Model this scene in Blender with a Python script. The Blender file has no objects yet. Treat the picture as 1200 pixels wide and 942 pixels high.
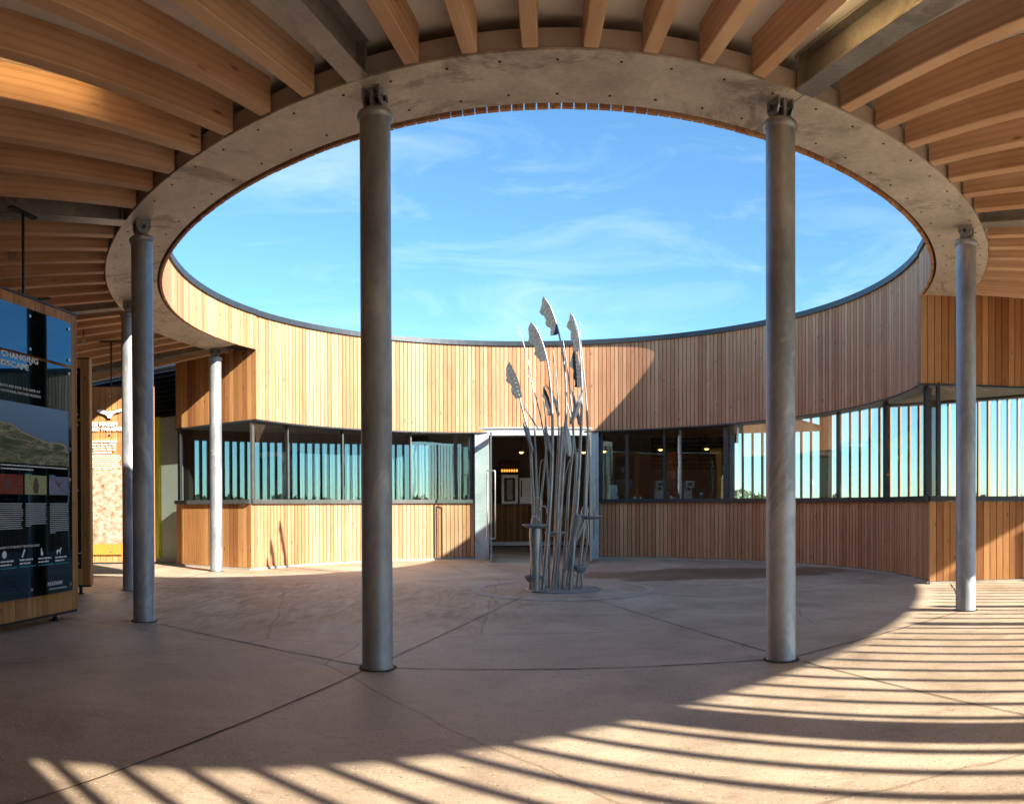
import bpy, math, random
from mathutils import Vector, Matrix
random.seed(7)
S = bpy.context.scene
COL = S.collection
pi = math.pi
rad = math.radians

# ------------------------------------------------------------------ survey
F, U0, HZ = 884.27, 600.26, 598.17          # photo survey (px per radian, level line)
GX, GY = .0034, .0066
CX, CY = .443, 9.511                        # courtyard centre, metres; lens at (0,0,1)
def nrm(v):
    l = math.sqrt(sum(a*a for a in v)); return [a/l for a in v]
def ray(u, v):
    th = (u-U0)/F; x, y, z = math.sin(th), math.cos(th), (HZ-v)/F
    return nrm((x+GX*z, y+GY*z, z-GX*x-GY*y))
def g(u, v, z=0.0):
    d = ray(u, v); s = (z-1)/d[2]; return Vector((d[0]*s, d[1]*s, z))
def onplane(u, v, p, n):                    # where a sight line meets a vertical plane
    d = Vector(ray(u, v)); o = Vector((0, 0, 1)); n = Vector(n)
    return o + d*((Vector(p)-o).dot(n)/d.dot(n))
def at_y(u, v, y):
    return onplane(u, v, (0, y, 0), (0, 1, 0))
def circ_phi(u, R):                         # bearing (about the centre) of the far hit
    d = ray(u, HZ); l = math.hypot(d[0], d[1]); dx, dy = d[0]/l, d[1]/l
    b = dx*CX+dy*CY; c = CX*CX+CY*CY-R*R
    s = b+math.sqrt(max(0, b*b-c)); return math.atan2(dy*s-CY, dx*s-CX)
def P(R, phi, z=0.0): return Vector((CX+R*math.cos(phi), CY+R*math.sin(phi), z))
def soff(x, y): return 3.581+.0186*x-.0039*y       # underside of ring and rafters
def dtop(x, y): return 4.302+.0123*x-.0165*y       # top of drum
def head(x, y): return 2.606+.0123*x-.0165*y       # window head

# ------------------------------------------------------------------ materials
def new_mat(name):
    m = bpy.data.materials.new(name); m.use_nodes = True
    nt = m.node_tree; nt.nodes.clear()
    o = nt.nodes.new('ShaderNodeOutputMaterial')
    b = nt.nodes.new('ShaderNodeBsdfPrincipled'); nt.links.new(b.outputs[0], o.inputs[0])
    return m, nt, b, o
def N(nt, t, **kw):
    n = nt.nodes.new(t)
    for k, v in kw.items():
        if k in n.inputs.keys() if isinstance(k, str) else False: n.inputs[k].default_value = v
        else: setattr(n, k, v)
    return n
def ramp(nt, stops, fac):
    r = nt.nodes.new('ShaderNodeValToRGB'); e = r.color_ramp.elements
    while len(e) < len(stops): e.new(.5)
    for i, (p, c) in enumerate(stops):
        e[i].position = p; e[i].color = (*c, 1) if len(c) == 3 else c
    nt.links.new(fac, r.inputs[0]); return r.outputs[0]
def mixc(nt, a, b, fac, mode='MIX'):
    m = nt.nodes.new('ShaderNodeMix'); m.data_type = 'RGBA'; m.blend_type = mode
    for s, k in ((a, 6), (b, 7), (fac, 0)):
        if isinstance(s, (int, float)): m.inputs[k].default_value = s
        elif isinstance(s, tuple): m.inputs[k].default_value = (*s, 1)
        else: nt.links.new(s, m.inputs[k])
    return m.outputs[2]
def mapped(nt, scale, coord='Object', rot=(0, 0, 0)):
    t = nt.nodes.new('ShaderNodeTexCoord'); mp = nt.nodes.new('ShaderNodeMapping')
    mp.inputs['Scale'].default_value = scale; mp.inputs['Rotation'].default_value = rot
    nt.links.new(t.outputs[coord], mp.inputs[0]); return mp.outputs[0]
def noise(nt, vec, scale, detail=4, rough=.55, dist=0):
    n = nt.nodes.new('ShaderNodeTexNoise'); n.inputs['Scale'].default_value = scale
    n.inputs['Detail'].default_value = detail; n.inputs['Roughness'].default_value = rough
    n.inputs['Distortion'].default_value = dist
    nt.links.new(vec, n.inputs['Vector']); return n.outputs['Fac']
def bump(nt, b, h, strength=.3, dist=.01):
    bp = nt.nodes.new('ShaderNodeBump'); bp.inputs['Strength'].default_value = strength
    bp.inputs['Distance'].default_value = dist
    nt.links.new(h, bp.inputs['Height']); nt.links.new(bp.outputs[0], b.inputs['Normal'])
def vadd(nt, vec, attr_fac, k):
    m = nt.nodes.new('ShaderNodeVectorMath'); m.operation = 'MULTIPLY_ADD'
    cb = nt.nodes.new('ShaderNodeCombineXYZ'); nt.links.new(attr_fac, cb.inputs[2]); nt.links.new(attr_fac, cb.inputs[0])
    nt.links.new(cb.outputs[0], m.inputs[0]); m.inputs[1].default_value = (k, k, k)
    nt.links.new(vec, m.inputs[2]); return m.outputs[0]

def cladding(name, cols, rough=.62):
    m, nt, b, o = new_mat(name)
    a = nt.nodes.new('ShaderNodeAttribute'); a.attribute_name = 'rnd'
    base = ramp(nt, cols, a.outputs['Fac'])
    v = vadd(nt, mapped(nt, (30, 30, 1.1)), a.outputs['Fac'], 37)
    gr = noise(nt, v, 2.2, 6, .65, .6)
    grc = ramp(nt, [(.3, (.72, .66, .6)), (.55, (1, 1, 1)), (.8, (1.12, 1.08, 1.02))], gr)
    c = mixc(nt, base, grc, 1.0, 'MULTIPLY')
    v2 = vadd(nt, mapped(nt, (9, 9, 3)), a.outputs['Fac'], 53)
    kn = nt.nodes.new('ShaderNodeTexVoronoi'); kn.inputs['Scale'].default_value = 1.0
    nt.links.new(v2, kn.inputs['Vector'])
    kf = ramp(nt, [(0, (1, 1, 1)), (.06, (.8, .8, .8)), (.11, (0, 0, 0))], kn.outputs['Distance'])
    c = mixc(nt, c, (.13, .06, .03), kf)
    # slow weathering over the wall
    w = noise(nt, mapped(nt, (1, 1, .6)), .9, 3)
    wf = ramp(nt, [(.35, (.88, .86, .86)), (.65, (1.04, 1.03, 1.0))], w)
    c = mixc(nt, c, wf, 1.0, 'MULTIPLY')
    nt.links.new(c, b.inputs['Base Color']); b.inputs['Roughness'].default_value = rough
    b.inputs['Specular IOR Level'].default_value = .3
    bump(nt, b, gr, .25, .003)
    return m
M = {}
M['clad'] = cladding('cedar_boards', [(0, (.47, .215, .105)), (.3, (.565, .295, .16)), (.6, (.62, .35, .20)), (.85, (.68, .41, .25)), (1, (.51, .24, .12))])
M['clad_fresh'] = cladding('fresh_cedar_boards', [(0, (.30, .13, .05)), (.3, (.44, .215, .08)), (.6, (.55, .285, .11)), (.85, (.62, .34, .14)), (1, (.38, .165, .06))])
M['panel_wood'] = cladding('panel_boards', [(0, (.42, .19, .065)), (.5, (.56, .27, .095)), (1, (.62, .32, .12))])
M['fin_wood'] = cladding('fin_timber', [(0, (.42, .28, .17)), (.5, (.52, .36, .22)), (1, (.58, .42, .27))])

def glulam():
    m, nt, b, o = new_mat('glulam')
    oi = nt.nodes.new('ShaderNodeObjectInfo')
    v = vadd(nt, mapped(nt, (.45, 5, 5)), oi.outputs['Random'], 40)
    n = nt.nodes.new('ShaderNodeTexWave'); n.wave_type = 'RINGS'; n.rings_direction = 'X'
    n.inputs['Scale'].default_value = 1.15; n.inputs['Distortion'].default_value = 6.5
    n.inputs['Detail'].default_value = 3; n.inputs['Detail Scale'].default_value = .55
    nt.links.new(v, n.inputs['Vector'])
    fine = noise(nt, vadd(nt, mapped(nt, (2, 60, 60)), oi.outputs['Random'], 90), 2, 5)
    base = ramp(nt, [(0, (.60, .40, .255)), (.5, (.68, .475, .32)), (1, (.73, .53, .37))], oi.outputs['Random'])
    c = mixc(nt, base, ramp(nt, [(.0, (.80, .72, .66)), (.25, (.97, .95, .93)), (1, (1.05, 1.03, 1.0))], n.outputs['Fac']), .6, 'MULTIPLY')
    c = mixc(nt, c, ramp(nt, [(.35, (.92, .90, .88)), (.65, (1.04, 1.03, 1.02))], fine), .7, 'MULTIPLY')
    big = noise(nt, vadd(nt, mapped(nt, (1.2, 3, 3)), oi.outputs['Random'], 17), 1.2, 2)
    c = mixc(nt, c, ramp(nt, [(.35, (.82, .74, .68)), (.6, (1.03, 1.02, 1.0))], big), .8, 'MULTIPLY')
    kn = nt.nodes.new('ShaderNodeTexVoronoi'); kn.inputs['Scale'].default_value = 1.5
    nt.links.new(vadd(nt, mapped(nt, (1.1, 4, 4)), oi.outputs['Random'], 61), kn.inputs['Vector'])
    kf = ramp(nt, [(0, (1, 1, 1)), (.045, (.7, .7, .7)), (.10, (0, 0, 0))], kn.outputs['Distance'])
    c = mixc(nt, c, (.17, .075, .03), kf)
    nt.links.new(c, b.inputs['Base Color']); b.inputs['Roughness'].default_value = .55
    b.inputs['Specular IOR Level'].default_value = .3
    bump(nt, b, fine, .12, .002)
    return m
M['glulam'] = glulam()

def steel(name, lo, hi, metal, rough, scale=3.0, stain=None, ax=(1, 1, 1)):
    m, nt, b, o = new_mat(name)
    v = mapped(nt, ax)
    n1 = noise(nt, v, scale, 6, .6, .3); n2 = noise(nt, v, scale*9, 3, .6)
    c = ramp(nt, [(.3, lo), (.7, hi)], n1)
    c = mixc(nt, c, ramp(nt, [(.3, (.84, .84, .85)), (.7, (1.08, 1.08, 1.07))], n2), .8, 'MULTIPLY')
    if stain:
        sn = noise(nt, v, scale*.45, 5, .75, 1.2)
        c = mixc(nt, c, stain, ramp(nt, [(.54, (0, 0, 0)), (.62, (.6, .6, .6)), (.75, (.85, .85, .85))], sn))
    nt.links.new(c, b.inputs['Base Color']); b.inputs['Metallic'].default_value = metal
    rr = nt.nodes.new('ShaderNodeMapRange'); rr.inputs[3].default_value = rough-.1; rr.inputs[4].default_value = rough+.14
    nt.links.new(n1, rr.inputs[0]); nt.links.new(rr.outputs[0], b.inputs['Roughness'])
    bump(nt, b, n2, .12, .002)
    return m
M['galv'] = steel('galvanised_column', (.20, .225, .25), (.43, .45, .475), .35, .45, 3.4, (.58, .58, .58), (1, 1, .45))
M['galv_beam'] = steel('galvanised_beam', (.24, .24, .235), (.38, .375, .36), .5, .42, 3.5, (.17, .16, .15))
M['galv_ring'] = steel('galvanised_ring', (.50, .475, .42), (.74, .70, .62), .1, .48, 2.6, (.20, .175, .15))
M['galv_door'] = steel('galvanised_frame', (.44, .49, .52), (.62, .66, .69), .15, .5, 3)
M['reed'] = steel('galvanised_reed', (.24, .265, .29), (.42, .44, .46), .6, .4, 8)
M['reed_dark'] = steel('galvanised_seed_head', (.03, .036, .042), (.075, .088, .10), .1, .65, 30)

def flat(name, col, rough=.6, metal=0, spec=.4, var=.12, scale=6, emit=None):
    m, nt, b, o = new_mat(name)
    n = noise(nt, mapped(nt, (1, 1, 1)), scale, 4)
    lo = tuple(c*(1-var) for c in col); hi = tuple(min(1, c*(1+var)) for c in col)
    nt.links.new(ramp(nt, [(.3, lo), (.7, hi)], n), b.inputs['Base Color'])
    b.inputs['Roughness'].default_value = rough; b.inputs['Metallic'].default_value = metal
    b.inputs['Specular IOR Level'].default_value = spec
    if emit:
        b.inputs['Emission Color'].default_value = (*emit[0], 1); b.inputs['Emission Strength'].default_value = emit[1]
    return m
M['stainless'] = flat('stainless', (.55, .55, .55), .3, .9, .5, .06, 4)
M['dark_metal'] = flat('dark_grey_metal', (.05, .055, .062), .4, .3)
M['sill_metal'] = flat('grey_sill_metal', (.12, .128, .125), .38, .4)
M['coping'] = flat('coping_metal', (.055, .065, .075), .4, .5)
M['black'] = flat('black_membrane', (.012, .011, .010), .8)
M['blackpaint'] = flat('black_paint', (.02, .02, .022), .35)
M['ceiling'] = flat('pale_ceiling_board', (.84, .83, .84), .8, 0, .2, .05, 2)
M['white'] = flat('white_print', (.82, .82, .80), .6, 0, .3, .02)
M['cream'] = flat('cream_paint', (.45, .40, .34), .7)
M['block'] = flat('edge_block', (.42, .37, .33), .6, 0, .3, .15, 2)
M['roofing'] = flat('roof_membrane', (.12, .12, .12), .8)
M['amber'] = flat('amber_paint', (.80, .42, .05), .5)
M['machine'] = flat('machine_steel', (.30, .30, .30), .4, .5)
M['brown_wall'] = flat('brown_interior', (.34, .285, .25), .8)
M['grey_wall'] = flat('grey_interior', (.09, .095, .095), .8)
M['int_ceiling'] = flat('interior_ceiling', (.30, .27, .24), .8)
M['sage'] = flat('sage_panel', (.36, .42, .37), .5, 0, .4, .05, 1.5)
M['yellow'] = flat('yellow_paint', (.62, .56, .03), .5)
M['orange'] = flat('amber_board', (.45, .20, .02), .5)
M['plinth'] = flat('plinth_concrete', (.42, .39, .34), .8)
M['shelf'] = flat('dark_slat', (.045, .03, .022), .6)
M['teal'] = flat('teal_print', (.03, .30, .34), .5)
M['navy'] = flat('navy_cloth', (.02, .035, .09), .8)
M['skin'] = flat('skin', (.42, .24, .17), .5)
M['hair'] = flat('hair', (.04, .025, .018), .6)
M['tan'] = flat('tan_wood', (.40, .26, .13), .6)
M['counter_top'] = flat('counter_top', (.20, .17, .15), .4)
M['print_dark'] = flat('dark_print', (.018, .017, .018), .12, 0, .6, .1)
M['lamp'] = flat('warm_lamp_tube', (.9, .7, .4), .5, emit=((1, .66, .28), 2.2))
M['bulb'] = flat('warm_bulb', (.9, .6, .3), .5, emit=((1, .5, .13), 2.5))
M['exit_green'] = flat('green_sign', (.05, .6, .3), .5, emit=((.05, .8, .35), .5))
M['jar'] = flat('jar_glaze', (.5, .5, .48), .25)
M['amberlight'] = flat('amber_glow', (.8, .3, .05), .5, emit=((1, .36, .06), .5))

def photo(name, stops, scale, rot=0, dist=1.5, detail=6, st=(1, 1, 1)):
    m, nt, b, o = new_mat(name)
    n = noise(nt, mapped(nt, st, 'Generated', (0, 0, rot)), scale, detail, .6, dist)
    nt.links.new(ramp(nt, stops, n), b.inputs['Base Color']); b.inputs['Roughness'].default_value = .45; b.inputs['Specular IOR Level'].default_value = .1
    return m
def aerial():
    m, nt, b, o = new_mat('aerial_coast_print')
    v = mapped(nt, (1, 1, 1), 'UV')
    sx = nt.nodes.new('ShaderNodeSeparateXYZ'); nt.links.new(v, sx.inputs[0])
    n = noise(nt, v, 3.2, 6, .6, .8)
    # coast: sea to the upper right of a wandering diagonal
    m1 = nt.nodes.new('ShaderNodeMath'); m1.operation = 'MULTIPLY_ADD'; nt.links.new(sx.outputs[0], m1.inputs[0]); m1.inputs[1].default_value = .72
    nt.links.new(sx.outputs[1], m1.inputs[2])
    m2 = nt.nodes.new('ShaderNodeMath'); m2.operation = 'MULTIPLY_ADD'; nt.links.new(n, m2.inputs[0]); m2.inputs[1].default_value = .45; nt.links.new(m1.outputs[0], m2.inputs[2])
    n5 = noise(nt, v, 11, 8, .7, .5)
    land = mixc(nt, ramp(nt, [(.34, (.06, .10, .045)), (.46, (.15, .17, .09)), (.50, (.36, .31, .24)), (.53, (.12, .15, .07)), (.62, (.22, .20, .14)), (.7, (.09, .12, .05))], n), ramp(nt, [(.35, (.55, .6, .5)), (.65, (1.4, 1.35, 1.3))], n5), 1.0, 'MULTIPLY')
    sea = ramp(nt, [(0, (.10, .20, .33)), (1, (.20, .33, .50))], sx.outputs[1])
    mask = ramp(nt, [(.98, (0, 0, 0)), (1.0, (1, 1, 1))], m2.outputs[0])
    mr = nt.nodes.new('ShaderNodeMapRange'); mr.inputs[1].default_value = 1.24; mr.inputs[2].default_value = 1.27
    nt.links.new(m2.outputs[0], mr.inputs[0])
    c = mixc(nt, land, sea, mr.outputs[0])
    # pale beach line
    mb = nt.nodes.new('ShaderNodeMath'); mb.operation = 'COMPARE'; nt.links.new(m2.outputs[0], mb.inputs[0]); mb.inputs[1].default_value = 1.225; mb.inputs[2].default_value = .022
    c = mixc(nt, c, (.38, .33, .26), mb.outputs[0])
    nt.links.new(c, b.inputs['Base Color']); b.inputs['Roughness'].default_value = .45; b.inputs['Specular IOR Level'].default_value = .1
    return m
M['aerial'] = aerial()
M['ph_red'] = photo('red_print', [(.3, (.10, .02, .015)), (.5, (.28, .06, .04)), (.7, (.07, .05, .045))], 2.5)
M['ph_green'] = photo('green_print', [(.3, (.30, .30, .10)), (.5, (.45, .44, .22)), (.7, (.12, .16, .05))], 6)
M['ph_lilac'] = photo('lilac_print', [(.3, (.17, .17, .26)), (.7, (.26, .26, .37))], 1.5)
M['ph_marsh'] = photo('marsh_print', [(.32, (.12, .08, .05)), (.42, (.32, .19, .12)), (.5, (.27, .24, .18)), (.58, (.42, .35, .27)), (.7, (.20, .18, .15))], 5, 0, .1, 15, (1, 1, 3.5))
M['ph_blue'] = photo('blue_print', [(.3, (.20, .33, .6)), (.7, (.4, .5, .7))], 2)
M['ph_birdbody'] = flat('brown_print', (.10, .07, .05), .3)

def glass(name, refl=.25, tint=(.86, .95, .92), rough=0.0, ior=1.5, gc=(.93, .98, 1)):
    m = bpy.data.materials.new(name); m.use_nodes = True; nt = m.node_tree; nt.nodes.clear()
    o = nt.nodes.new('ShaderNodeOutputMaterial'); mx = nt.nodes.new('ShaderNodeMixShader')
    gl = nt.nodes.new('ShaderNodeBsdfGlossy'); gl.inputs['Roughness'].default_value = rough
    gl.inputs['Color'].default_value = (*gc, 1)
    tr = nt.nodes.new('ShaderNodeBsdfTransparent'); tr.inputs[0].default_value = (*tint, 1)
    lw = nt.nodes.new('ShaderNodeLayerWeight'); lw.inputs[0].default_value = .5
    pw = nt.nodes.new('ShaderNodeMath'); pw.operation = 'POWER'; pw.inputs[1].default_value = 5; nt.links.new(lw.outputs['Facing'], pw.inputs[0])
    fr = nt.nodes.new('ShaderNodeMath'); fr.operation = 'MULTIPLY_ADD'; fr.inputs[1].default_value = .96; fr.inputs[2].default_value = .04; nt.links.new(pw.outputs[0], fr.inputs[0])
    ad = nt.nodes.new('ShaderNodeMath'); ad.operation = 'ADD'; ad.use_clamp = True; ad.inputs[1].default_value = refl
    nt.links.new(fr.outputs[0], ad.inputs[0]); nt.links.new(ad.outputs[0], mx.inputs[0])
    nt.links.new(tr.outputs[0], mx.inputs[1]); nt.links.new(gl.outputs[0], mx.inputs[2]); nt.links.new(mx.outputs[0], o.inputs[0])
    # slight waviness of real glazing
    bp = nt.nodes.new('ShaderNodeBump'); bp.inputs['Strength'].default_value = .05; bp.inputs['Distance'].default_value = .02
    nt.links.new(noise(nt, mapped(nt, (1, 1, 1)), 1.6, 1), bp.inputs['Height']); nt.links.new(bp.outputs[0], gl.inputs['Normal'])
    return m
M['glass'] = glass('window_glass', .10, (.86, .92, .93))
M['outer_glass'] = glass('outer_glass', .0, (.95, .97, .98))
M['tinted_outer'] = glass('tinted_outer_glass', .0, (.50, .57, .59))
M['door_glass'] = glass('door_glass', .03, (.80, .90, .87))
M['panel_glass'] = glass('tinted_panel_glass', .10, (.17, .13, .115), gc=(.34, .70, 1.0))
M['panel_clear'] = glass('clear_panel_glass', .0, (.97, .96, .95))

def paving():
    m, nt, b, o = new_mat('exposed_aggregate_paving')
    v = mapped(nt, (1, 1, 1))
    big = noise(nt, v, .35, 5, .6, .6); mid = noise(nt, v, 1.9, 6, .65, .4); fine = noise(nt, v, 60, 3, .7)
    c = ramp(nt, [(.32, (.43, .338, .245)), (.5, (.56, .458, .338)), (.68, (.66, .555, .42))], mid)
    c = mixc(nt, c, ramp(nt, [(.38, (.76, .72, .69)), (.6, (1.06, 1.05, 1.04))], big), 1.0, 'MULTIPLY')
    c = mixc(nt, c, ramp(nt, [(.25, (.80, .79, .78)), (.7, (1.13, 1.12, 1.1))], fine), 1.0, 'MULTIPLY')
    # pale and dark stones
    for sc, col, thr in ((30, (.70, .62, .53), .15), (22, (.16, .12, .09), .11), (62, (.62, .51, .41), .24), (55, (.26, .20, .15), .22)):
        vo = nt.nodes.new('ShaderNodeTexVoronoi'); vo.inputs['Scale'].default_value = sc; nt.links.new(v, vo.inputs['Vector'])
        sep = nt.nodes.new('ShaderNodeSeparateColor'); nt.links.new(vo.outputs['Color'], sep.inputs[0])
        on = nt.nodes.new('ShaderNodeMath'); on.operation = 'GREATER_THAN'; on.inputs[1].default_value = .72; nt.links.new(sep.outputs[0], on.inputs[0])
        near = nt.nodes.new('ShaderNodeMath'); near.operation = 'LESS_THAN'; near.inputs[1].default_value = thr; nt.links.new(vo.outputs['Distance'], near.inputs[0])
        mu = nt.nodes.new('ShaderNodeMath'); mu.operation = 'MULTIPLY'; nt.links.new(on.outputs[0], mu.inputs[0]); nt.links.new(near.outputs[0], mu.inputs[1])
        c = mixc(nt, c, col, mu.outputs[0])
    sc_ = noise(nt, mapped(nt, (1, 3.2, 1), 'Object', (0, 0, .9)), 3.1, 9, .8, 2.5)
    c = mixc(nt, c, ramp(nt, [(.38, (.80, .77, .74)), (.46, (1, 1, 1)), (.62, (1, 1, 1)), (.72, (1.10, 1.09, 1.07))], sc_), 1.0, 'MULTIPLY')
    vc = nt.nodes.new('ShaderNodeTexVoronoi'); vc.feature = 'DISTANCE_TO_EDGE'; vc.inputs['Scale'].default_value = .33
    wv = nt.nodes.new('ShaderNodeMix'); wv.data_type = 'VECTOR'; wv.inputs[0].default_value = .12
    nz_ = nt.nodes.new('ShaderNodeTexNoise'); nz_.inputs['Scale'].default_value = 2.0; nz_.inputs['Detail'].default_value = 6; nt.links.new(v, nz_.inputs['Vector'])
    nt.links.new(v, wv.inputs[4]); nt.links.new(nz_.outputs['Color'], wv.inputs[5]); nt.links.new(wv.outputs[1], vc.inputs['Vector'])
    c = mixc(nt, c, ramp(nt, [(0, (.62, .57, .53)), (.0016, (.75, .72, .70)), (.0035, (1, 1, 1))], vc.outputs['Distance']), 1.0, 'MULTIPLY')
    # damp brown stains within the open courtyard and round the fountain
    t = nt.nodes.new('ShaderNodeTexCoord')
    def disc(x, y, r0, r1, sx=1, sy=1):
        mp = nt.nodes.new('ShaderNodeMapping'); mp.vector_type = 'POINT'
        mp.inputs['Location'].default_value = (-x*sx, -y*sy, 0); mp.inputs['Scale'].default_value = (sx, sy, 0)
        nt.links.new(t.outputs['Object'], mp.inputs[0])
        ln = nt.nodes.new('ShaderNodeVectorMath'); ln.operation = 'LENGTH'; nt.links.new(mp.outputs[0], ln.inputs[0])
        nz = nt.nodes.new('ShaderNodeMath'); nz.operation = 'MULTIPLY_ADD'; nt.links.new(noise(nt, v, 1.3, 6, .7), nz.inputs[0]); nz.inputs[1].default_value = 1.6
        nt.links.new(ln.outputs['Value'], nz.inputs[2])
        mr = nt.nodes.new('ShaderNodeMapRange'); mr.inputs[1].default_value = r0+.8; mr.inputs[2].default_value = r1+.8
        mr.inputs[3].default_value = 1; mr.inputs[4].default_value = 0; nt.links.new(nz.outputs[0], mr.inputs[0]); return mr.outputs[0]
    p = g(840, 672); d1 = disc(p.x, p.y, 1.0, 1.25, .55, 1.2)
    c = mixc(nt, c, mixc(nt, c, (.50, .41, .34), 1.0, 'MULTIPLY'), d1)
    streak = noise(nt, mapped(nt, (2.2, .55, 1), 'Object', (0, 0, .5)), 2.4, 7, .75, 1.5)
    p = g(330, 702); d2 = disc(p.x, p.y, 1.5, 2.6, .7, 1)
    c = mixc(nt, c, mixc(nt, c, ramp(nt, [(.40, (.60, .53, .46)), (.52, (.88, .84, .80)), (.6, (1, 1, 1))], streak), 1.0, 'MULTIPLY'), d2)
    nt.links.new(c, b.inputs['Base Color'])
    rr = ramp(nt, [(.3, (.48, .48, .48)), (.7, (.68, .68, .68))], mid); nt.links.new(rr, b.inputs['Roughness'])
    b.inputs['Specular IOR Level'].default_value = .45
    bump(nt, b, fine, .35, .004)
    return m
M['paving'] = paving()
M['joint'] = flat('dark_joint', (.07, .052, .042), .9)
M['pale_ring'] = flat('pale_screed', (.50, .42, .34), .7, 0, .4, .2, 9)
M['grass'] = flat('marsh_grass', (.075, .085, .035), .9, 0, .2, .4, .08)
M['leaf'] = flat('hedge_leaf', (.05, .075, .025), .8, 0, .2, .4, .6)

# ------------------------------------------------------------------ mesh helpers
class MB:
    def __init__(s): s.v = []; s.f = []; s.r = []; s.sm = []
    def poly(s, pts, faces, r=None, smooth=False):
        o = len(s.v); s.v += [tuple(p) for p in pts]
        if r is None: r = random.random()
        for f in faces: s.f.append([i+o for i in f]); s.r.append(r); s.sm.append(smooth)
    def hexa(s, b, t, r=None):            # 4 bottom + 4 top points
        s.poly(list(b)+list(t), [(3, 2, 1, 0), (4, 5, 6, 7), (0, 1, 5, 4), (1, 2, 6, 5), (2, 3, 7, 6), (3, 0, 4, 7)], r)
        return s
    def box(s, x0, x1, y0, y1, z0, z1, r=None):
        return s.hexa([(x0, y0, z0), (x1, y0, z0), (x1, y1, z0), (x0, y1, z0)], [(x0, y0, z1), (x1, y0, z1), (x1, y1, z1), (x0, y1, z1)], r)
    def obox(s, c, ex, ey, ez, hx, hy, hz, r=None):   # oriented box
        c, ex, ey, ez = map(Vector, (c, ex, ey, ez)); q = []
        for z in (-1, 1):
            for x, y in ((-1, -1), (1, -1), (1, 1), (-1, 1)): q.append(c+ex*hx*x+ey*hy*y+ez*hz*z)
        return s.hexa(q[:4], q[4:], r)
    def tube(s, pts, rs, n=12, cap=True, r=None, flat=1.0):
        pts = [Vector(p) for p in pts]; ring = []
        if not hasattr(rs, '__len__'): rs = [rs]*len(pts)
        prev = None
        for i, p in enumerate(pts):
            d = (pts[min(i+1, len(pts)-1)]-pts[max(i-1, 0)]).normalized()
            a = Vector((1, 0, 0)) if abs(d.x) < .9 else Vector((0, 1, 0))
            if prev is not None: a = prev
            a = (a-d*a.dot(d)).normalized(); prev = a; bb = d.cross(a)
            ring.append([p+(a*math.cos(2*pi*k/n)+bb*math.sin(2*pi*k/n)*flat)*rs[i] for k in range(n)])
        v = [q for rr in ring for q in rr]; f = []
        for i in range(len(pts)-1):
            for k in range(n): f.append((i*n+k, i*n+(k+1) % n, (i+1)*n+(k+1) % n, (i+1)*n+k))
        rr = random.random() if r is None else r
        s.poly(v, f, rr, True)
        if cap:
            s.poly(ring[0], [tuple(reversed(range(n)))], rr); s.poly(ring[-1], [tuple(range(n))], rr)
        return s
    def lathe(s, c, prof, n=24, r=None):
        c = Vector(c); v = []; f = []
        for (rr, z) in prof:
            for k in range(n): v.append(c+Vector((rr*math.cos(2*pi*k/n), rr*math.sin(2*pi*k/n), z)))
        for i in range(len(prof)-1):
            for k in range(n): f.append((i*n+k, i*n+(k+1) % n, (i+1)*n+(k+1) % n, (i+1)*n+k))
        s.poly(v, f, r, True); return s
    def ringseg(s, R0, R1, a0, a1, zb, zt, n=None, r=None):   # annular block, zb/zt functions of x,y
        n = n or max(1, int(abs(a1-a0)/rad(2))); r = .5 if r is None else r
        fz = lambda h, p: h(p.x, p.y) if callable(h) else h
        v = []
        for i in range(n+1):
            a = a0+(a1-a0)*i/n
            for R in (R0, R1):
                p = P(R, a)
                v.append((p.x, p.y, fz(zb, p))); v.append((p.x, p.y, fz(zt, p)))
        f = []
        for i in range(n):
            o = i*4; q = o+4
            f += [(o, q, q+1, o+1), (o+2, o+3, q+3, q+2), (o+1, q+1, q+3, o+3), (o, o+2, q+2, q)]
        f += [(0, 1, 3, 2), (n*4, n*4+2, n*4+3, n*4+1)]
        s.poly(v, f, r); return s
    def build(s, name, mat, parent=None, origin=None):
        me = bpy.data.meshes.new(name); org = Vector(origin) if origin is not None else Vector((0, 0, 0))
        me.from_pydata([tuple(Vector(p)-org) for p in s.v], [], s.f)
        me.materials.append(mat)
        at = me.attributes.new('rnd', 'FLOAT', 'FACE'); at.data.foreach_set('value', s.r)
        me.polygons.foreach_set('use_smooth', s.sm); me.update()
        o = bpy.data.objects.new(name, me); COL.objects.link(o)
        if parent is not None:
            o.parent = parent; o.location = org-parent.get('_loc_v', Vector((0, 0, 0))) if False else org-wl(parent)
        else: o.location = org
        return o
def wl(o):
    l = Vector(o.location)
    while o.parent: o = o.parent; l += Vector(o.location)
    return l
def empty(name, loc, label, cat, group=None):
    o = bpy.data.objects.new(name, None); COL.objects.link(o); o.location = loc; o.empty_display_size = .2
    tag(o, label, cat, group); return o
def tag(o, label, cat, group=None):
    o['label'] = label; o['category'] = cat
    if group: o['group'] = group
    return o
def copy_tree(o, parent=None):
    c = o.copy(); COL.objects.link(c); c.parent = parent
    for ch in list(o.children): copy_tree(ch, c)
    return c
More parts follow.
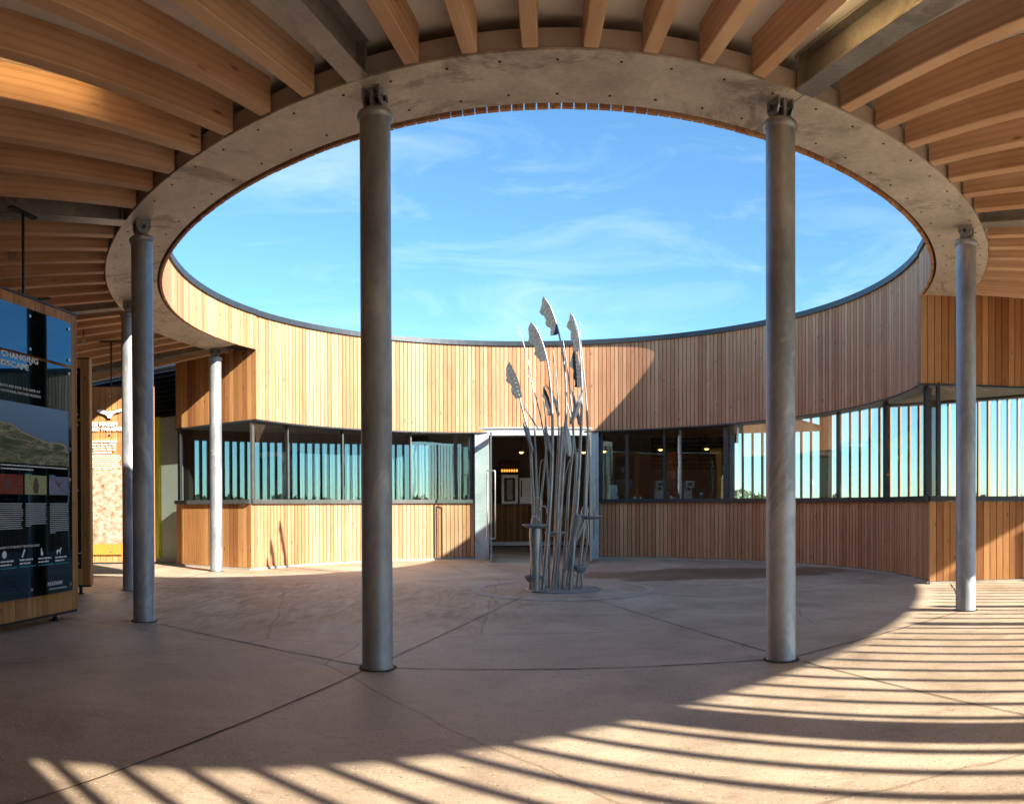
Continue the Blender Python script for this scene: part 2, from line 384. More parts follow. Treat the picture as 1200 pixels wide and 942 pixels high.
def text_mesh(s, size, name, mat, parent, origin, ex, ey, n, depth=.004, off=0.0, align='LEFT', width=None):
    cu = bpy.data.curves.new('t', 'FONT'); cu.body = s; cu.size = size; cu.extrude = depth/2; cu.offset = off
    cu.align_x = align; cu.resolution_u = 3
    to = bpy.data.objects.new('t', cu); COL.objects.link(to)
    dg = bpy.context.evaluated_depsgraph_get(); me = bpy.data.meshes.new_from_object(to.evaluated_get(dg))
    bpy.data.objects.remove(to); bpy.data.curves.remove(cu)
    k = 1
    if width:
        xs = [v.co.x for v in me.vertices]; k = width/(max(xs)-min(xs))
    mt = Matrix.Identity(4)
    ex, ey, n = Vector(ex), Vector(ey), Vector(n)
    for i in range(3): mt[i][0] = ex[i]*k; mt[i][1] = ey[i]; mt[i][2] = n[i]
    me.transform(mt); me.materials.clear(); me.materials.append(mat); me.name = name
    o = bpy.data.objects.new(name, me); COL.objects.link(o); o.parent = parent; o.location = Vector(origin)-wl(parent)
    return o

# ------------------------------------------------------------------ key bearings
PHL = math.atan2(11.18-CY, -4.06-CX)       # left end of drum wall
PHR = math.atan2(8.10-CY, 5.00-CX)         # right end
R_UP, R_LO = 4.655, 4.77
dL, dR = circ_phi(557, R_LO), circ_phi(701, R_LO)
PART_R = circ_phi(857, R_LO); PART_L = circ_phi(553, R_LO)
_ps = P(R_LO+.12, PART_R); _pd = Vector((.29, .957, 0)).normalized(); _rel = _ps-Vector((CX, CY, 0))
_b = _rel.dot(_pd); PLEN = -_b+math.sqrt(_b*_b-_rel.length_squared+10.08**2); _pe = _rel+_pd*PLEN
PART_E = math.atan2(_pe.y, _pe.x)        # bearing where the cafe's right partition meets the outer wall
R_CAN = 11.1
C0 = rad(-104.9)

# ------------------------------------------------------------------ ground
mb = MB(); mb.poly([(-16, -12, 0), (18, -12, 0), (18, 26, 0), (-16, 26, 0)], [(0, 1, 2, 3)])
o = mb.build('paving', M['paving']); o['kind'] = 'structure'
mb = MB(); mb.poly([(-900, -900, -.03), (900, -900, -.03), (900, 900, -.03), (-900, 900, -.03)], [(0, 1, 2, 3)])
o = mb.build('ground', M['grass']); o['kind'] = 'structure'
# paving joints: radial lines from each column and chords between them
def wobble_strip(mb, a, b, w, z, n=26, amp=.006):
    a, b = Vector(a), Vector(b); d = (b-a).normalized(); p = Vector((-d.y, d.x, 0)); L = (b-a).length
    v = []; rw = random.Random(int(a.x*1000+b.y*77))
    for i in range(n+1):
        t = i/n; q = a.lerp(b, t)+p*rw.uniform(-amp, amp); ww = w*rw.uniform(.6, 1.25)/2
        v += [(q.x-p.x*ww, q.y-p.y*ww, z), (q.x+p.x*ww, q.y+p.y*ww, z)]
    mb.poly(v, [(2*i, 2*i+2, 2*i+3, 2*i+1) for i in range(n)])
mb = MB()
for k in range(12):
    a = C0+rad(30)*k; a2 = a+rad(30)
    ins = (math.sin(a-PHR) < 0) or True
    inb = PHR-.02 < math.atan2(math.sin(a), math.cos(a)) < PHL+.02
    if not inb: wobble_strip(mb, P(5.24, a, .004), P(11.4, a, .004), .011, .004)
    wobble_strip(mb, P(1.3, a, .004), P(4.6 if inb else 4.98, a, .004), .008, .004)
    if not inb: wobble_strip(mb, P(5.1, a, .004), P(5.1, a2, .004), .012, .004)
o = mb.build('paving_joint', M['joint']); o['kind'] = 'structure'
mb = MB()
fc = Vector((.60, 8.95, 0))
nn = 64
v = []
for i in range(nn):
    a = 2*pi*i/nn
    for R in (.98, 1.09): v.append((fc.x+R*math.cos(a), fc.y+R*math.sin(a), .004))
mb.poly(v, [(2*i, 2*i+1, (2*i+3) % (2*nn), (2*i+2) % (2*nn)) for i in range(nn)])
o = mb.build('paving_ring', M['pale_ring']); o['kind'] = 'structure'

# ------------------------------------------------------------------ visitor building
B = empty('visitor_building', (CX, CY+7, 0), 'curved timber clad visitor building with a ribbon of windows round the courtyard', 'building')
def arc_boards(mb, R, a0, a1, zb, zt, pitch=.077, gap=.0105, th=.022, out=1, rnd=None):
    n = int(round(abs(a1-a0)*R/pitch)); da = (a1-a0)/n; gg = gap/R/2
    for i in range(n):
        A, Bq = a0+da*i+gg, a0+da*(i+1)-gg
        if da < 0: A, Bq = a0+da*i-gg, a0+da*(i+1)+gg
        q = [P(R, A), P(R, Bq), P(R+th*out, Bq), P(R+th*out, A)]
        f = lambda h, p: h(p.x, p.y) if callable(h) else h
        jz = random.uniform(-.002, .002)
        mb.hexa([(p.x, p.y, f(zb, p)+jz) for p in q], [(p.x, p.y, f(zt, p)) for p in q])
def line_boards(mb, a, b, zb, zt, pitch=.09, gap=.008, th=.022, nrmv=None):
    a, b = Vector(a), Vector(b); L = (b-a).length; n = max(1, int(round(L/pitch))); d = (b-a)/n; u = d.normalized()
    nv = Vector(nrmv) if nrmv is not None else Vector((u.y, -u.x, 0))
    f = lambda h, p: h(p.x, p.y) if callable(h) else h
    for i in range(n):
        p0 = a+d*i+u*gap/2; p1 = a+d*(i+1)-u*gap/2
        q = [p0, p1, p1-nv*th, p0-nv*th]
        mb.hexa([(p.x, p.y, f(zb, p)) for p in q], [(p.x, p.y, f(zt, p)) for p in q])
copz = lambda x, y: dtop(x, y)-.085
# drum upper cladding over the building, and over the ring
mb = MB(); arc_boards(mb, R_UP, PHL, PHR, head, copz); mb.build('upper_cladding', M['clad'], B)
mb = MB(); mb.ringseg(R_UP+.03, R_UP+.30, PHR+.012, PHL-.012, lambda x, y: head(x, y)+.03, copz)
mb.build('wall_core', M['black'], B)
# lower cladding
plz = .035
lowtop = 1.045
mb = MB(); arc_boards(mb, R_LO, PHL, dL+.004, plz, lowtop); mb.build('lower_cladding', M['clad'], B)
mb = MB(); arc_boards(mb, R_LO, dR-.004, PHR, plz, lowtop); mb.build('lower_cladding', M['clad'], B)
mb = MB(); mb.ringseg(R_LO+.025, R_LO+.2, dL+.01, PHL-.004, .0, 1.04); mb.ringseg(R_LO+.025, R_LO+.2, PHR+.004, dR-.01, .0, 1.04)
mb.build('lower_wall_core', M['black'], B)
mb = MB(); mb.ringseg(R_LO-.03, R_LO+.022, dL+.004, PHL, 0, .03); mb.ringseg(R_LO-.03, R_LO+.022, PHR, dR-.004, 0, .03)
mb.build('plinth', M['plinth'], B)
# sills
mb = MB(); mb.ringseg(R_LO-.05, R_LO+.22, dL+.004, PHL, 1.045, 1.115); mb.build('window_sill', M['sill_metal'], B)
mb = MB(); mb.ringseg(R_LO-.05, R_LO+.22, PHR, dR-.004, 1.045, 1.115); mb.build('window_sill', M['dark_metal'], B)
# head trim
mb = MB(); mb.ringseg(R_UP-.008, R_LO+.14, PHR, PHL, lambda x, y: head(x, y)-.025, lambda x, y: head(x, y)-.001)
mb.build('window_head', M['dark_metal'], B)
# windows
hz = lambda x, y: head(x, y)-.026
RG = R_LO+.03
def window(a0, a1, mull=.018, light=False):
    mb = MB(); n = 6; v = []
    for i in range(n+1):
        a = a0+(a1-a0)*i/n; p = P(RG, a); v += [(p.x, p.y, 1.116), (p.x, p.y, hz(p.x, p.y))]
    mb.poly(v, [(2*i, 2*i+2, 2*i+3, 2*i+1) for i in range(n)], smooth=True)
    w = mb.build('window', M['glass'], B)
    mb = MB(); da = mull/RG
    mb.ringseg(RG-.025, RG+.05, a1-da/2, a1+da/2, 1.116, hz, 1)
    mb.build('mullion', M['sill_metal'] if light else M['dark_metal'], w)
us = [297, 337, 401.5, 440, 481.5, 551]
pa = PHL-.012
for i, u in enumerate(us[1:]):
    a = circ_phi(u, RG); window(pa, a, .022 if i < 4 else .05, i < 4); pa = a
pa = dR-.012
for i, u in enumerate([779, 851, 918, 982, 1037, 1084.5]):
    a = circ_phi(u, RG); window(pa, a, .04 if i in (0,) else (.09 if i == 1 else .03)); pa = a
# end posts beside the door frame
mb = MB()
for a in (dL+.012, dR-.012):
    mb = MB(); mb.ringseg(RG-.02, RG+.06, a-.006, a+.006, 1.116, hz, 1); mb.build('window_frame', M['dark_metal'], B)

# wings: right
eR = Vector((math.cos(PHR), math.sin(PHR), 0)); nR = Vector((eR.y, -eR.x, 0))    # outward normal (towards the camera)
if nR.y > 0: nR = -nR
def wing_wall(start, e, nv, L, parts, mat, zt):
    a = start; b = start+e*L
    f = lambda p, z: Vector((p.x, p.y, z))
    mb = MB(); line_boards(mb, a, b, plz, lowtop, .09, nrmv=nv); mb.build('lower_cladding', mat, B)
    mb = MB(); line_boards(mb, a-e*(R_LO-R_UP), b, head, zt, .09, nrmv=nv); mb.build('upper_cladding', mat, B)
    mb = MB()
    q = lambda o, z0, z1: mb.hexa([f(a-nv*o, z0), f(b-nv*o, z0), f(b-nv*(o+.15), z0), f(a-nv*(o+.15), z0)], [f(a-nv*o, z1), f(b-nv*o, z1), f(b-nv*(o+.15), z1), f(a-nv*(o+.15), z1)])
    q(.026, 0, 1.04); mb.build('lower_wall_core', M['black'], B); mb = MB(); q(.026, head(b.x, b.y)+.05, 3.5); mb.build('wall_core', M['black'], B)
    mb = MB(); q2 = lambda o0, o1, z0, z1: mb.hexa([f(a+nv*o0, z0), f(b+nv*o0, z0), f(b-nv*o1, z0), f(a-nv*o1, z0)], [f(a+nv*o0, z1), f(b+nv*o0, z1), f(b-nv*o1, z1), f(a-nv*o1, z1)])
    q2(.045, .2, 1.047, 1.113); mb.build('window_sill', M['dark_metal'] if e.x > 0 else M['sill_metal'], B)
    mb = MB(); ha, hb = head(a.x, a.y), head(b.x, b.y); Q = [(a+nv*.012, ha), (b+nv*.012, hb), (b-nv*.16, hb), (a-nv*.16, ha)]; mb.hexa([f(p, h-.03) for p, h in Q], [f(p, h-.003) for p, h in Q]); mb.build('window_head', M['dark_metal'], B)
    mb = MB(); q2(.03, .02, 0, .03); mb.build('plinth', M['plinth'], B)
    hh = head((a.x+b.x)/2, (a.y+b.y)/2)-.03
    for i in range(len(parts)-1):
        p0, p1 = a+e*parts[i]-nv*.04, a+e*parts[i+1]-nv*.04
        mb = MB(); mb.poly([f(p0, 1.116), f(p1, 1.116), f(p1, head(p1.x, p1.y)-.028), f(p0, head(p0.x, p0.y)-.028)], [(0, 1, 2, 3)])
        w = mb.build('window', M['glass'], B)
        mb = MB(); mb.obox(f(p1, (1.116+hh)/2), e, nv, (0, 0, 1), .02, .04, (hh-1.116)/2-.001); mb.build('mullion', M['dark_metal'], w)
cR = P(R_LO-.0, PHR)
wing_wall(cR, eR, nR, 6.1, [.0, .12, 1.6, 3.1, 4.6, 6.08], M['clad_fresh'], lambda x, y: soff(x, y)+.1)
mb = MB(); c = cR-nR*.045+eR*.0; mb.obox((c.x, c.y, 1.8), eR, nR, (0, 0, 1), .03, .04, .68); mb.build('corner_post', M['dark_metal'], B)
cL = P(R_LO, PHL); pL2 = Vector((-5.56, 11.65, 0)); eL = (pL2-cL); LL = eL.length; eL.normalize(); nL = Vector((eL.y, -eL.x, 0))
if nL.y > 0: nL = -nL
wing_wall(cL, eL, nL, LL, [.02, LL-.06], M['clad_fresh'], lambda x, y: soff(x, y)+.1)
mb = MB(); c = cL-nL*.045; mb.obox((c.x, c.y, 1.8), eL, nL, (0, 0, 1), .02, .03, .68); mb.build('corner_post', M['sill_metal'], B)
# door portal
pdl, pdr = P(R_LO, dL), P(R_LO, dR)
ym = (pdl.y+pdr.y)/2-.02
door = MB()
x0, x1 = pdl.x, pdr.x
xi0 = at_y(573, 600, ym).x; xi1 = at_y(690, 600, ym).x
ztop, zlin = 2.45, 2.31
door.box(x0, xi0, ym-.05, ym+.22, 0, ztop); door.box(xi1, x1, ym-.05, ym+.22, 0, ztop)
door.box(xi0+.001, xi1-.001, ym-.049, ym+.22, zlin, ztop-.001)
DF = door.build('door_frame', M['galv_door'], B)
mb = MB(); mb.box(x0+.0, x0+.03, ym-.07, ym-.051, .0, ztop); mb.box(x0, x1, ym-.075, ym-.051, ztop-.02, ztop+.004); mb.box(x1-.03, x1, ym-.07, ym-.051, 0, ztop-.021)
mb.build('frame_flange', M['galv_door'], DF)
def leaf(hx, sgn, mirror):
    d = Vector((sgn*.03, -1, 0)).normalized(); h = Vector((hx, ym-.02, 0)); sd = Vector((d.y, -d.x, 0))
    mb = MB(); c = h+d*.5; mb.obox((c.x, c.y, 1.16), d, sd, (0, 0, 1), .46, .006, 1.12)
    L = mb.build('door_leaf', M['door_glass'], B)
    mb = MB()
    for z, hh in ((.075, .055), (2.23, .05)):
        c = h+d*.5; mb.obox((c.x, c.y, z), d, sd, (0, 0, 1), .47, .016, hh)
    c = h+d*.965; mb.obox((c.x, c.y, 1.15), d, sd, (0, 0, 1), .012, .014, 1.13)
    mb.build('rail', M['stainless'], L)
    mb = MB()
    for s in (-1, 1):
        c = h+d*.86+sd*s*.07; c0 = h+d*.86+sd*s*.006
        mb.tube([c0+Vector((0, 0, .42)), c+Vector((0, 0, .42)), c+Vector((0, 0, .43)), c+Vector((0, 0, 1.60)), c+Vector((0, 0, 1.61)), c0+Vector((0, 0, 1.61))], .014, 10)
    mb.build('pull_handle', M['stainless'], L)
leaf(xi0+.04, 1, 0); leaf(xi1-.04, -1, 1)
# soffit over the doorway opening
mb = MB(); mb.ringseg(R_LO+.0, R_LO+.3, dR, dL, ztop+.002, lambda x, y: head(x, y)+.05); mb.build('door_head', M['dark_metal'], B)

# coping over the whole drum + the ring fascia belong to building / canopy
mb = MB(); mb.ringseg(R_UP-.035, R_UP+.33, PHR-.01, PHL+.01, copz, dtop); 
mb.build('coping', M['coping'], B)
# building roof, interior ceiling, outer walls
mb = MB(); mb.ringseg(R_UP+.31, 10.95, PHR+.012, PHL-.06, lambda x, y: 3.56, lambda x, y: 3.85); mb.build('roof', M['roofing'], B)
mb = MB(); mb.ringseg(R_LO+.25, 10.3, PART_R+.03, PHL-.06, 2.82, 2.90); mb.build('ceiling', M['int_ceiling'], B)
mb = MB(); mb.ringseg(R_LO+.25, 10.34, PHR+.02, PART_E+.05, 3.40, 3.48); mb.build('ceiling', M['int_ceiling'], B)
for A, Bb, z0, z1 in ((PART_E+.001, PHL-.06, 2.60, 3.55), (PHR+.012, PART_E, 3.36, 3.55), (PHR+.012, PHL-.06, 0, .45)):
    mb = MB(); mb.ringseg(10.35, 10.6, A, Bb, z0, z1); mb.build('outer_wall', M['grey_wall'], B)
for (A, Bb, z1) in ((PHR+.012, PART_E, 3.355), (PART_L, PHL-.06, 2.595)):
    mb = MB(); mb.ringseg(10.45, 10.46, A, Bb, .455, z1); mb.build('outer_glazing', M['outer_glass' if z1 > 3 else 'tinted_outer'], B)
def fins(parent, R, a0, a1, pitch, z0, z1, w=.045, dp=.06, name='fin', skip=None):
    n = int(abs(a1-a0)*R/pitch); 
    base = MB(); base.box(-dp/2, dp/2, -w/2, w/2, z0, z1); ob = base.build(name, M['fin_wood'], parent)
    first = True
    for i in range(n+1):
        a = a0+(a1-a0)*i/n
        if skip and skip(a): continue
        o = ob if first else ob.copy()
        if not first: COL.objects.link(o)
        first = False
        o.location = P(R, a)-wl(parent); o.rotation_euler = (0, 0, a)
fw = MB()   # outer screen in front of the glazing
f1 = empty('fin_screen', (CX+10.8, CY+3, 0), 'row of upright timber fins seen through the right hand windows', 'fin screen')
fins(f1, 10.85, PHR+.01, PART_E+.02, .26, .0, 3.5, .05, .10)
mb = MB(); mb.ringseg(10.80, 10.90, PHR, PART_E+.02, 3.5, 3.55); mb.build('rail', M['dark_metal'], f1)
f2 = empty('fin_screen', (CX-5, CY+9.6, 0), 'row of upright timber fins seen through the left hand windows', 'fin screen')
fins(f2, 10.85, PART_L+.02, PHL-.07, .2, .0, 3.5, .05, .10)
mb = MB(); mb.ringseg(10.80, 10.90, PART_L, PHL, 3.5, 3.55); mb.build('rail', M['dark_metal'], f2)
# cafe back wall and partitions
mb = MB(); mb.ringseg(10.1, 10.3, PART_E+.004, PART_L, 0, 2.81); mb.build('cafe_back_wall', M['brown_wall'], B)
a = PART_L; d = Vector((math.cos(a), math.sin(a), 0)); s = Vector((-d.y, d.x, 0)); c = P((R_LO+.12+10.09)/2, a)
mb = MB(); mb.obox((c.x, c.y, 1.41), d, s, (0, 0, 1), (10.09-R_LO-.12)/2, .05, 1.40); mb.build('partition', M['brown_wall'], B)
s = Vector((-_pd.y, _pd.x, 0)); c = _ps+_pd*PLEN/2+s*.06
mb = MB(); mb.obox((c.x, c.y, 1.70), _pd, s, (0, 0, 1), PLEN/2-.01, .05, 1.68); mb.build('partition', M['brown_wall'], B)
# inner piers that catch daylight behind the right windows
for ph, w in ((.80, .10), (.52, .12), (.2, .1)):
    a = ph; p = P(9.9, a); mb = MB(); mb.obox((p.x, p.y, 1.68), (math.cos(a), math.sin(a), 0), (-math.sin(a), math.cos(a), 0), (0, 0, 1), .1, w, 1.67); mb.build('pier', M['tan'], B)

# left outer wall: sage cladding, yellow jamb, black louvre
SW = empty('service_wall', (-8, 12.8, 0), 'sage green ribbed wall with a yellow edge and black louvres above', 'wall')
s0 = Vector((-5.70, 12.02, 0)); se = Vector((-.953, .303, 0)).normalized(); sn = Vector((se.y, -se.x, 0))
if sn.y > 0: sn = -sn
gy = g(186.5, 660); 
mb = MB(); line_boards(mb, s0+se*-.1, s0+se*.42, .09, 2.61, .075, .004, .03, sn); line_boards(mb, s0+se*.5, s0+se*5.6, .09, 2.61, .075, .004, .03, sn)
mb.build('ribbed_panel', M['sage'], SW)
mb = MB(); c = s0+se*.46+sn*.02; mb.obox((c.x, c.y, 1.35), se, sn, (0, 0, 1), .035, .03, 1.27); mb.build('yellow_jamb', M['yellow'], SW)
mb = MB(); c = s0+se*2.7-sn*.12; mb.obox((c.x, c.y, 1.75), se, sn, (0, 0, 1), 2.9, .06, 1.75); mb.build('wall_core', M['black'], SW)
mb = MB(); c = s0+se*2.7-sn*.0; mb.obox((c.x, c.y, .045), se, sn, (0, 0, 1), 2.8, .02, .044); mb.build('plinth', M['plinth'], SW)
mb = MB()
for k in range(11):
    z = 2.66+k*.085; c = s0+se*2.7+sn*.0
    mb.obox((c.x, c.y, z), se, (sn*.8+Vector((0, 0, -.6))).normalized(), (sn*.6+Vector((0, 0, .8))).normalized(), 2.8, .035, .004, .5)
mb.build('louvre', M['blackpaint'], SW)

# ------------------------------------------------------------------ canopy
K = empty('canopy_roof', (CX, CY-6, soff(CX, CY-6)), 'ring shaped canopy of radiating timber rafters on a galvanised steel ring', 'canopy')
A0, A1 = PHL-2*pi, PHR
for k in range(12):
    a = C0+rad(30)*k; a2 = a+rad(30)
    an = math.atan2(math.sin(a), math.cos(a)); 
    s, e = a+.0006, a2-.0006
    while s > PHL: s -= 2*pi; e -= 2*pi
    while e < A0: s += 2*pi; e += 2*pi
    s2, e2 = max(s, A0-.0), min(e, A1)
    if e2-s2 < .02: continue
    mb = MB(); mb.ringseg(4.693, 5.248, s2, e2, soff, lambda x, y: soff(x, y)+.014, 24)
    rp = mb.build('ring_plate', M['galv_ring'], K)
    mb = MB(); kk = 8; 
    for i in range(kk):
        aa = a+rad(30)*(i+.5)/kk
        while aa > PHL: aa -= 2*pi
        while aa < A0: aa += 2*pi
        if not s2+.01 < aa < e2-.01: continue
        for R in (4.80, 5.16):
            p = P(R+random.uniform(-.006, .006), aa+random.uniform(-.004, .004)); z = soff(p.x, p.y)
            mb.tube([(p.x, p.y, z+.001), (p.x, p.y, z-.004)], .009, 8)
    mb.build('screw', M['joint'], rp)
mb = MB(); mb.ringseg(5.20, 5.235, A0, A1, lambda x, y: soff(x, y)+.016, lambda x, y: soff(x, y)+.135, 120); mb.build('edge_block', M['block'], K)
mb = MB(); arc_boards(mb, R_UP-.02, A0, A1, lambda x, y: soff(x, y)-.012, copz, .08, .009, .03); mb.build('fascia_boards', M['clad'], K)
mb = MB(); mb.ringseg(R_UP+.012, R_UP+.33, A0, A1, lambda x, y: soff(x, y)+.016, copz, 120); mb.build('drum_core', M['black'], K)
mb = MB(); mb.ringseg(R_UP-.05, R_UP+.36, A0, A1, copz, dtop, 120); mb.build('coping', M['coping'], K)
RD = .22
mb = MB(); mb.ringseg(4.99, R_CAN, A0, A1, lambda x, y: soff(x, y)+RD+.012, lambda x, y: soff(x, y)+RD+.06, 120); mb.build('ceiling_board', M['ceiling'], K)
mb = MB(); mb.ringseg(4.99, R_CAN+.02, A0, A1, lambda x, y: soff(x, y)+RD+.065, lambda x, y: soff(x, y)+RD+.18, 120); mb.build('roof_deck', M['roofing'], K)
mb = MB(); mb.ringseg(R_CAN, R_CAN+.03, A0, A1, lambda x, y: 3.42+.026*(x-6), lambda x, y: soff(x, y)+RD+.18, 120); mb.build('outer_fascia', M['dark_metal'], K)
# rafters
rb = MB(); w = .046; c_ = .006
sec = [(-w+c_, 0), (w-c_, 0), (w, c_), (w, RD), (-w, RD), (-w, c_)]
v = [(0, y, z) for y, z in sec]+[(R_CAN-5.27, y, z) for y, z in sec]; n = 6
rb.poly(v, [tuple(range(n)), tuple(reversed(range(n, 2*n)))]+[(i, i+n, (i+1) % n+n, (i+1) % n) for i in range(n)])
raf = None
def place_rad(o, R, a, dz=0.0):
    p = P(R, a); z = soff(p.x, p.y)+dz; s = .0186*math.cos(a)-.0039*math.sin(a)
    o.location = Vector((p.x, p.y, z))-wl(K); o.rotation_euler = (0, -math.atan(s), a)
for k in range(-40, 60):
    a = C0+rad(3.75)*k
    if a < A0+.012 or a > A1-.012 or k % 8 == 0: continue
    if raf is None: raf = rb.build('rafter', M['glulam'], K); o = raf
    else: o = raf.copy(); COL.objects.link(o)
    place_rad(o, 5.262, a, .008)
# steel beams
sb = MB(); L = R_CAN-5.25
sb.box(0, L, -.07, .07, 0, .014); sb.box(0, L, -.07, .07, .206, .22); sb.box(0, L, -.006, .006, .0145, .2055)
sb.box(.02, .034, -.068, -.0065, .0145, .2055); sb.box(.02, .034, .0065, .068, .0145, .2055)
beam = None
colang = []
for k in range(-4, 4):
    a = C0+rad(30)*k
    if a < A0+.01 or a > A1-.01: continue
    colang.append(a)
    if beam is None: beam = sb.build('steel_beam', M['galv_beam'], K); o = beam
    else: o = beam.copy(); COL.objects.link(o)
    place_rad(o, 5.25, a, .001)

# columns
def column(a, label):
    p = P(5.10 if True else 0, a); z = soff(p.x, p.y)
    t = empty('steel_column', (p.x, p.y, 0), label, 'column', 'round steel columns under the ring')
    mb = MB(); mb.lathe((p.x, p.y, 0), [(0, .001), (.099, .001), (.099, .012), (.0955, .018), (.0955, z-.155)], 40); mb.build('shaft', M['galv'], t)
    mb = MB(); mb.lathe((p.x, p.y, 0), [(.0956, z-.19), (.104, z-.185), (.112, z-.168), (.112, z-.152), (.104, z-.14), (.05, z-.135), (0, z-.134)], 40); mb.build('collar', M['galv'], t)
    mb = MB(); d = Vector((math.cos(a), math.sin(a), 0)); s = Vector((-d.y, d.x, 0))
    for sg in (-1, 1):
        prof = [(-.062, 0), (.062, 0)]+[(.062*math.cos(q), -.068+.0-.062*math.sin(q)*0) for q in ()]
        pts = [(-.066, 0), (.066, 0), (.066, -.06), (.046, -.098), (.02, -.118), (-.02, -.118), (-.046, -.098), (-.066, -.06)]
        q = [Vector((p.x, p.y, z-.001))+d*x+s*(sg*.048)+Vector((0, 0, zz)) for x, zz in pts]
        q2 = [c+s*sg*.012 for c in q]; nn = len(q)
        mb.poly(q+q2, [tuple(range(nn)), tuple(reversed(range(nn, 2*nn)))]+[(i, i+nn, (i+1) % nn+nn, (i+1) % nn) for i in range(nn)])
    q = Vector((p.x, p.y, z-.09)); mb.obox(q, d, s, (0, 0, 1), .055, .012, .086)
    mb.build('bracket', M['galv'], t)
    mb = MB(); c = Vector((p.x, p.y, z-.06)); mb.tube([c-s*.078, c+s*.078], .016, 12)
    for dx in (-.042, .042): mb.tube([c-s*.066+d*dx, c+s*.066+d*dx], .006, 8)
    mb.build('pin', M['dark_metal'], t)
    mb = MB(); rr = random.Random(int(p.x*100)); v = []; nn = 40
    for i in range(nn):
        q = 2*pi*i/nn
        for R_ in (.0957, .112+.014*rr.random()): v.append((p.x+R_*math.cos(q), p.y+R_*math.sin(q), .0055))
    mb.poly(v, [(2*i, 2*i+1, (2*i+3) % (2*nn), (2*i+2) % (2*nn)) for i in range(nn)]); mb.build('foot_ring', M['joint'], t)  # dark ragged ring round the column foot, in place of base grime
    return t
labs = {-1: 'dark steel column left of the courtyard, second nearest on that side, beside the big display panel', 0: 'tall steel column in the foreground left of the reed sculpture',
        1: 'tall steel column in the foreground right of the reed sculpture', 2: 'steel column at the right in front of the right wing wall',
        -2: 'slim steel column half hidden behind the left column', -3: 'pale sunlit steel column in front of the left timber corner'}
cang = {-1: -134.2, 0: -104.45, 1: -75.75, 2: -45.0, -2: -162.4, -3: 165.0}
for k, l in labs.items(): column(rad(cang[k]), l)

# fin screens along the outer edge (behind and beside the lens)
SUN_AZ, SUN_EL = 125.0, 28.0
def az(a): return (90-math.degrees(a)) % 360
F3 = empty('timber_screen', P(11, rad(-35)), 'outer screen of upright timber fins that stripes the paving with shadow', 'fin screen')
fins(F3, 11.0, A1-.02, rad(90-164.7), .268, 0, 3.36, .05, .05, skip=lambda a: abs(az(a)-150.4) < .9)
mb = MB(); p = P(11.05, rad(90-150.4)); a = rad(90-150.4)
mb.obox((p.x, p.y, 1.71), (math.cos(a), math.sin(a), 0), (-math.sin(a), math.cos(a), 0), (0, 0, 1), .05, .15, 1.70)
p = P(11.2, rad(90-133.8)); mb.build('post', M['fin_wood'], F3); mb = MB(); mb.tube([(p.x, p.y, 0), (p.x, p.y, 3.41)], .09, 16); mb.build('post', M['galv'], F3); mb = MB()
p = P(11.2, rad(90-128.2)); mb.tube([(p.x, p.y, 0), (p.x, p.y, 3.41)], .08, 16)
mb.build('post', M['fin_wood'], F3)
W1 = MB(); arc_boards(W1, 11.0, rad(90-165.2), rad(90-284), 0.02, lambda x, y: 3.40+.026*(x-6), .12, .0, .03)  # added unseen wall: keeps stray sun and sky reflections out of the courtyard
tag(W1.build('blocking_wall', M['clad']), 'added solid curved timber wall along the outer edge of the canopy, out of view, that blocks sun and sky', 'wall')

# ceiling battens (lit)
bt = MB(); bt.tube([(0, 0, 0), (1.1, 0, 0)], .016, 10)
for i, (a, R, lb) in enumerate(((rad(-76.9), 5.62, 'warm lit tube lamp between rafters above the right foreground column'), (rad(-118.0), 6.15, 'warm lit tube lamp between rafters at the upper left'))):
    p = P(R, a); t = empty('tube_lamp', (p.x, p.y, soff(p.x, p.y)+.185), lb, 'lamp', 'tube lamps on the ceiling')
    t.rotation_euler = (0, 0, a)
    m1 = MB(); m1.tube([(0, 0, 0), (1.1, 0, 0)], .015, 10); o = m1.build('tube', M['lamp']); o.parent = t; o.location = (0, 0, 0)
    m2 = MB(); m2.box(-.03, 1.13, -.025, .025, .018, .04); m2.box(-.05, -.002, -.02, .02, -.02, .0178); o = m2.build('fitting', M['white']); o.parent = t; o.location = (0, 0, 0)

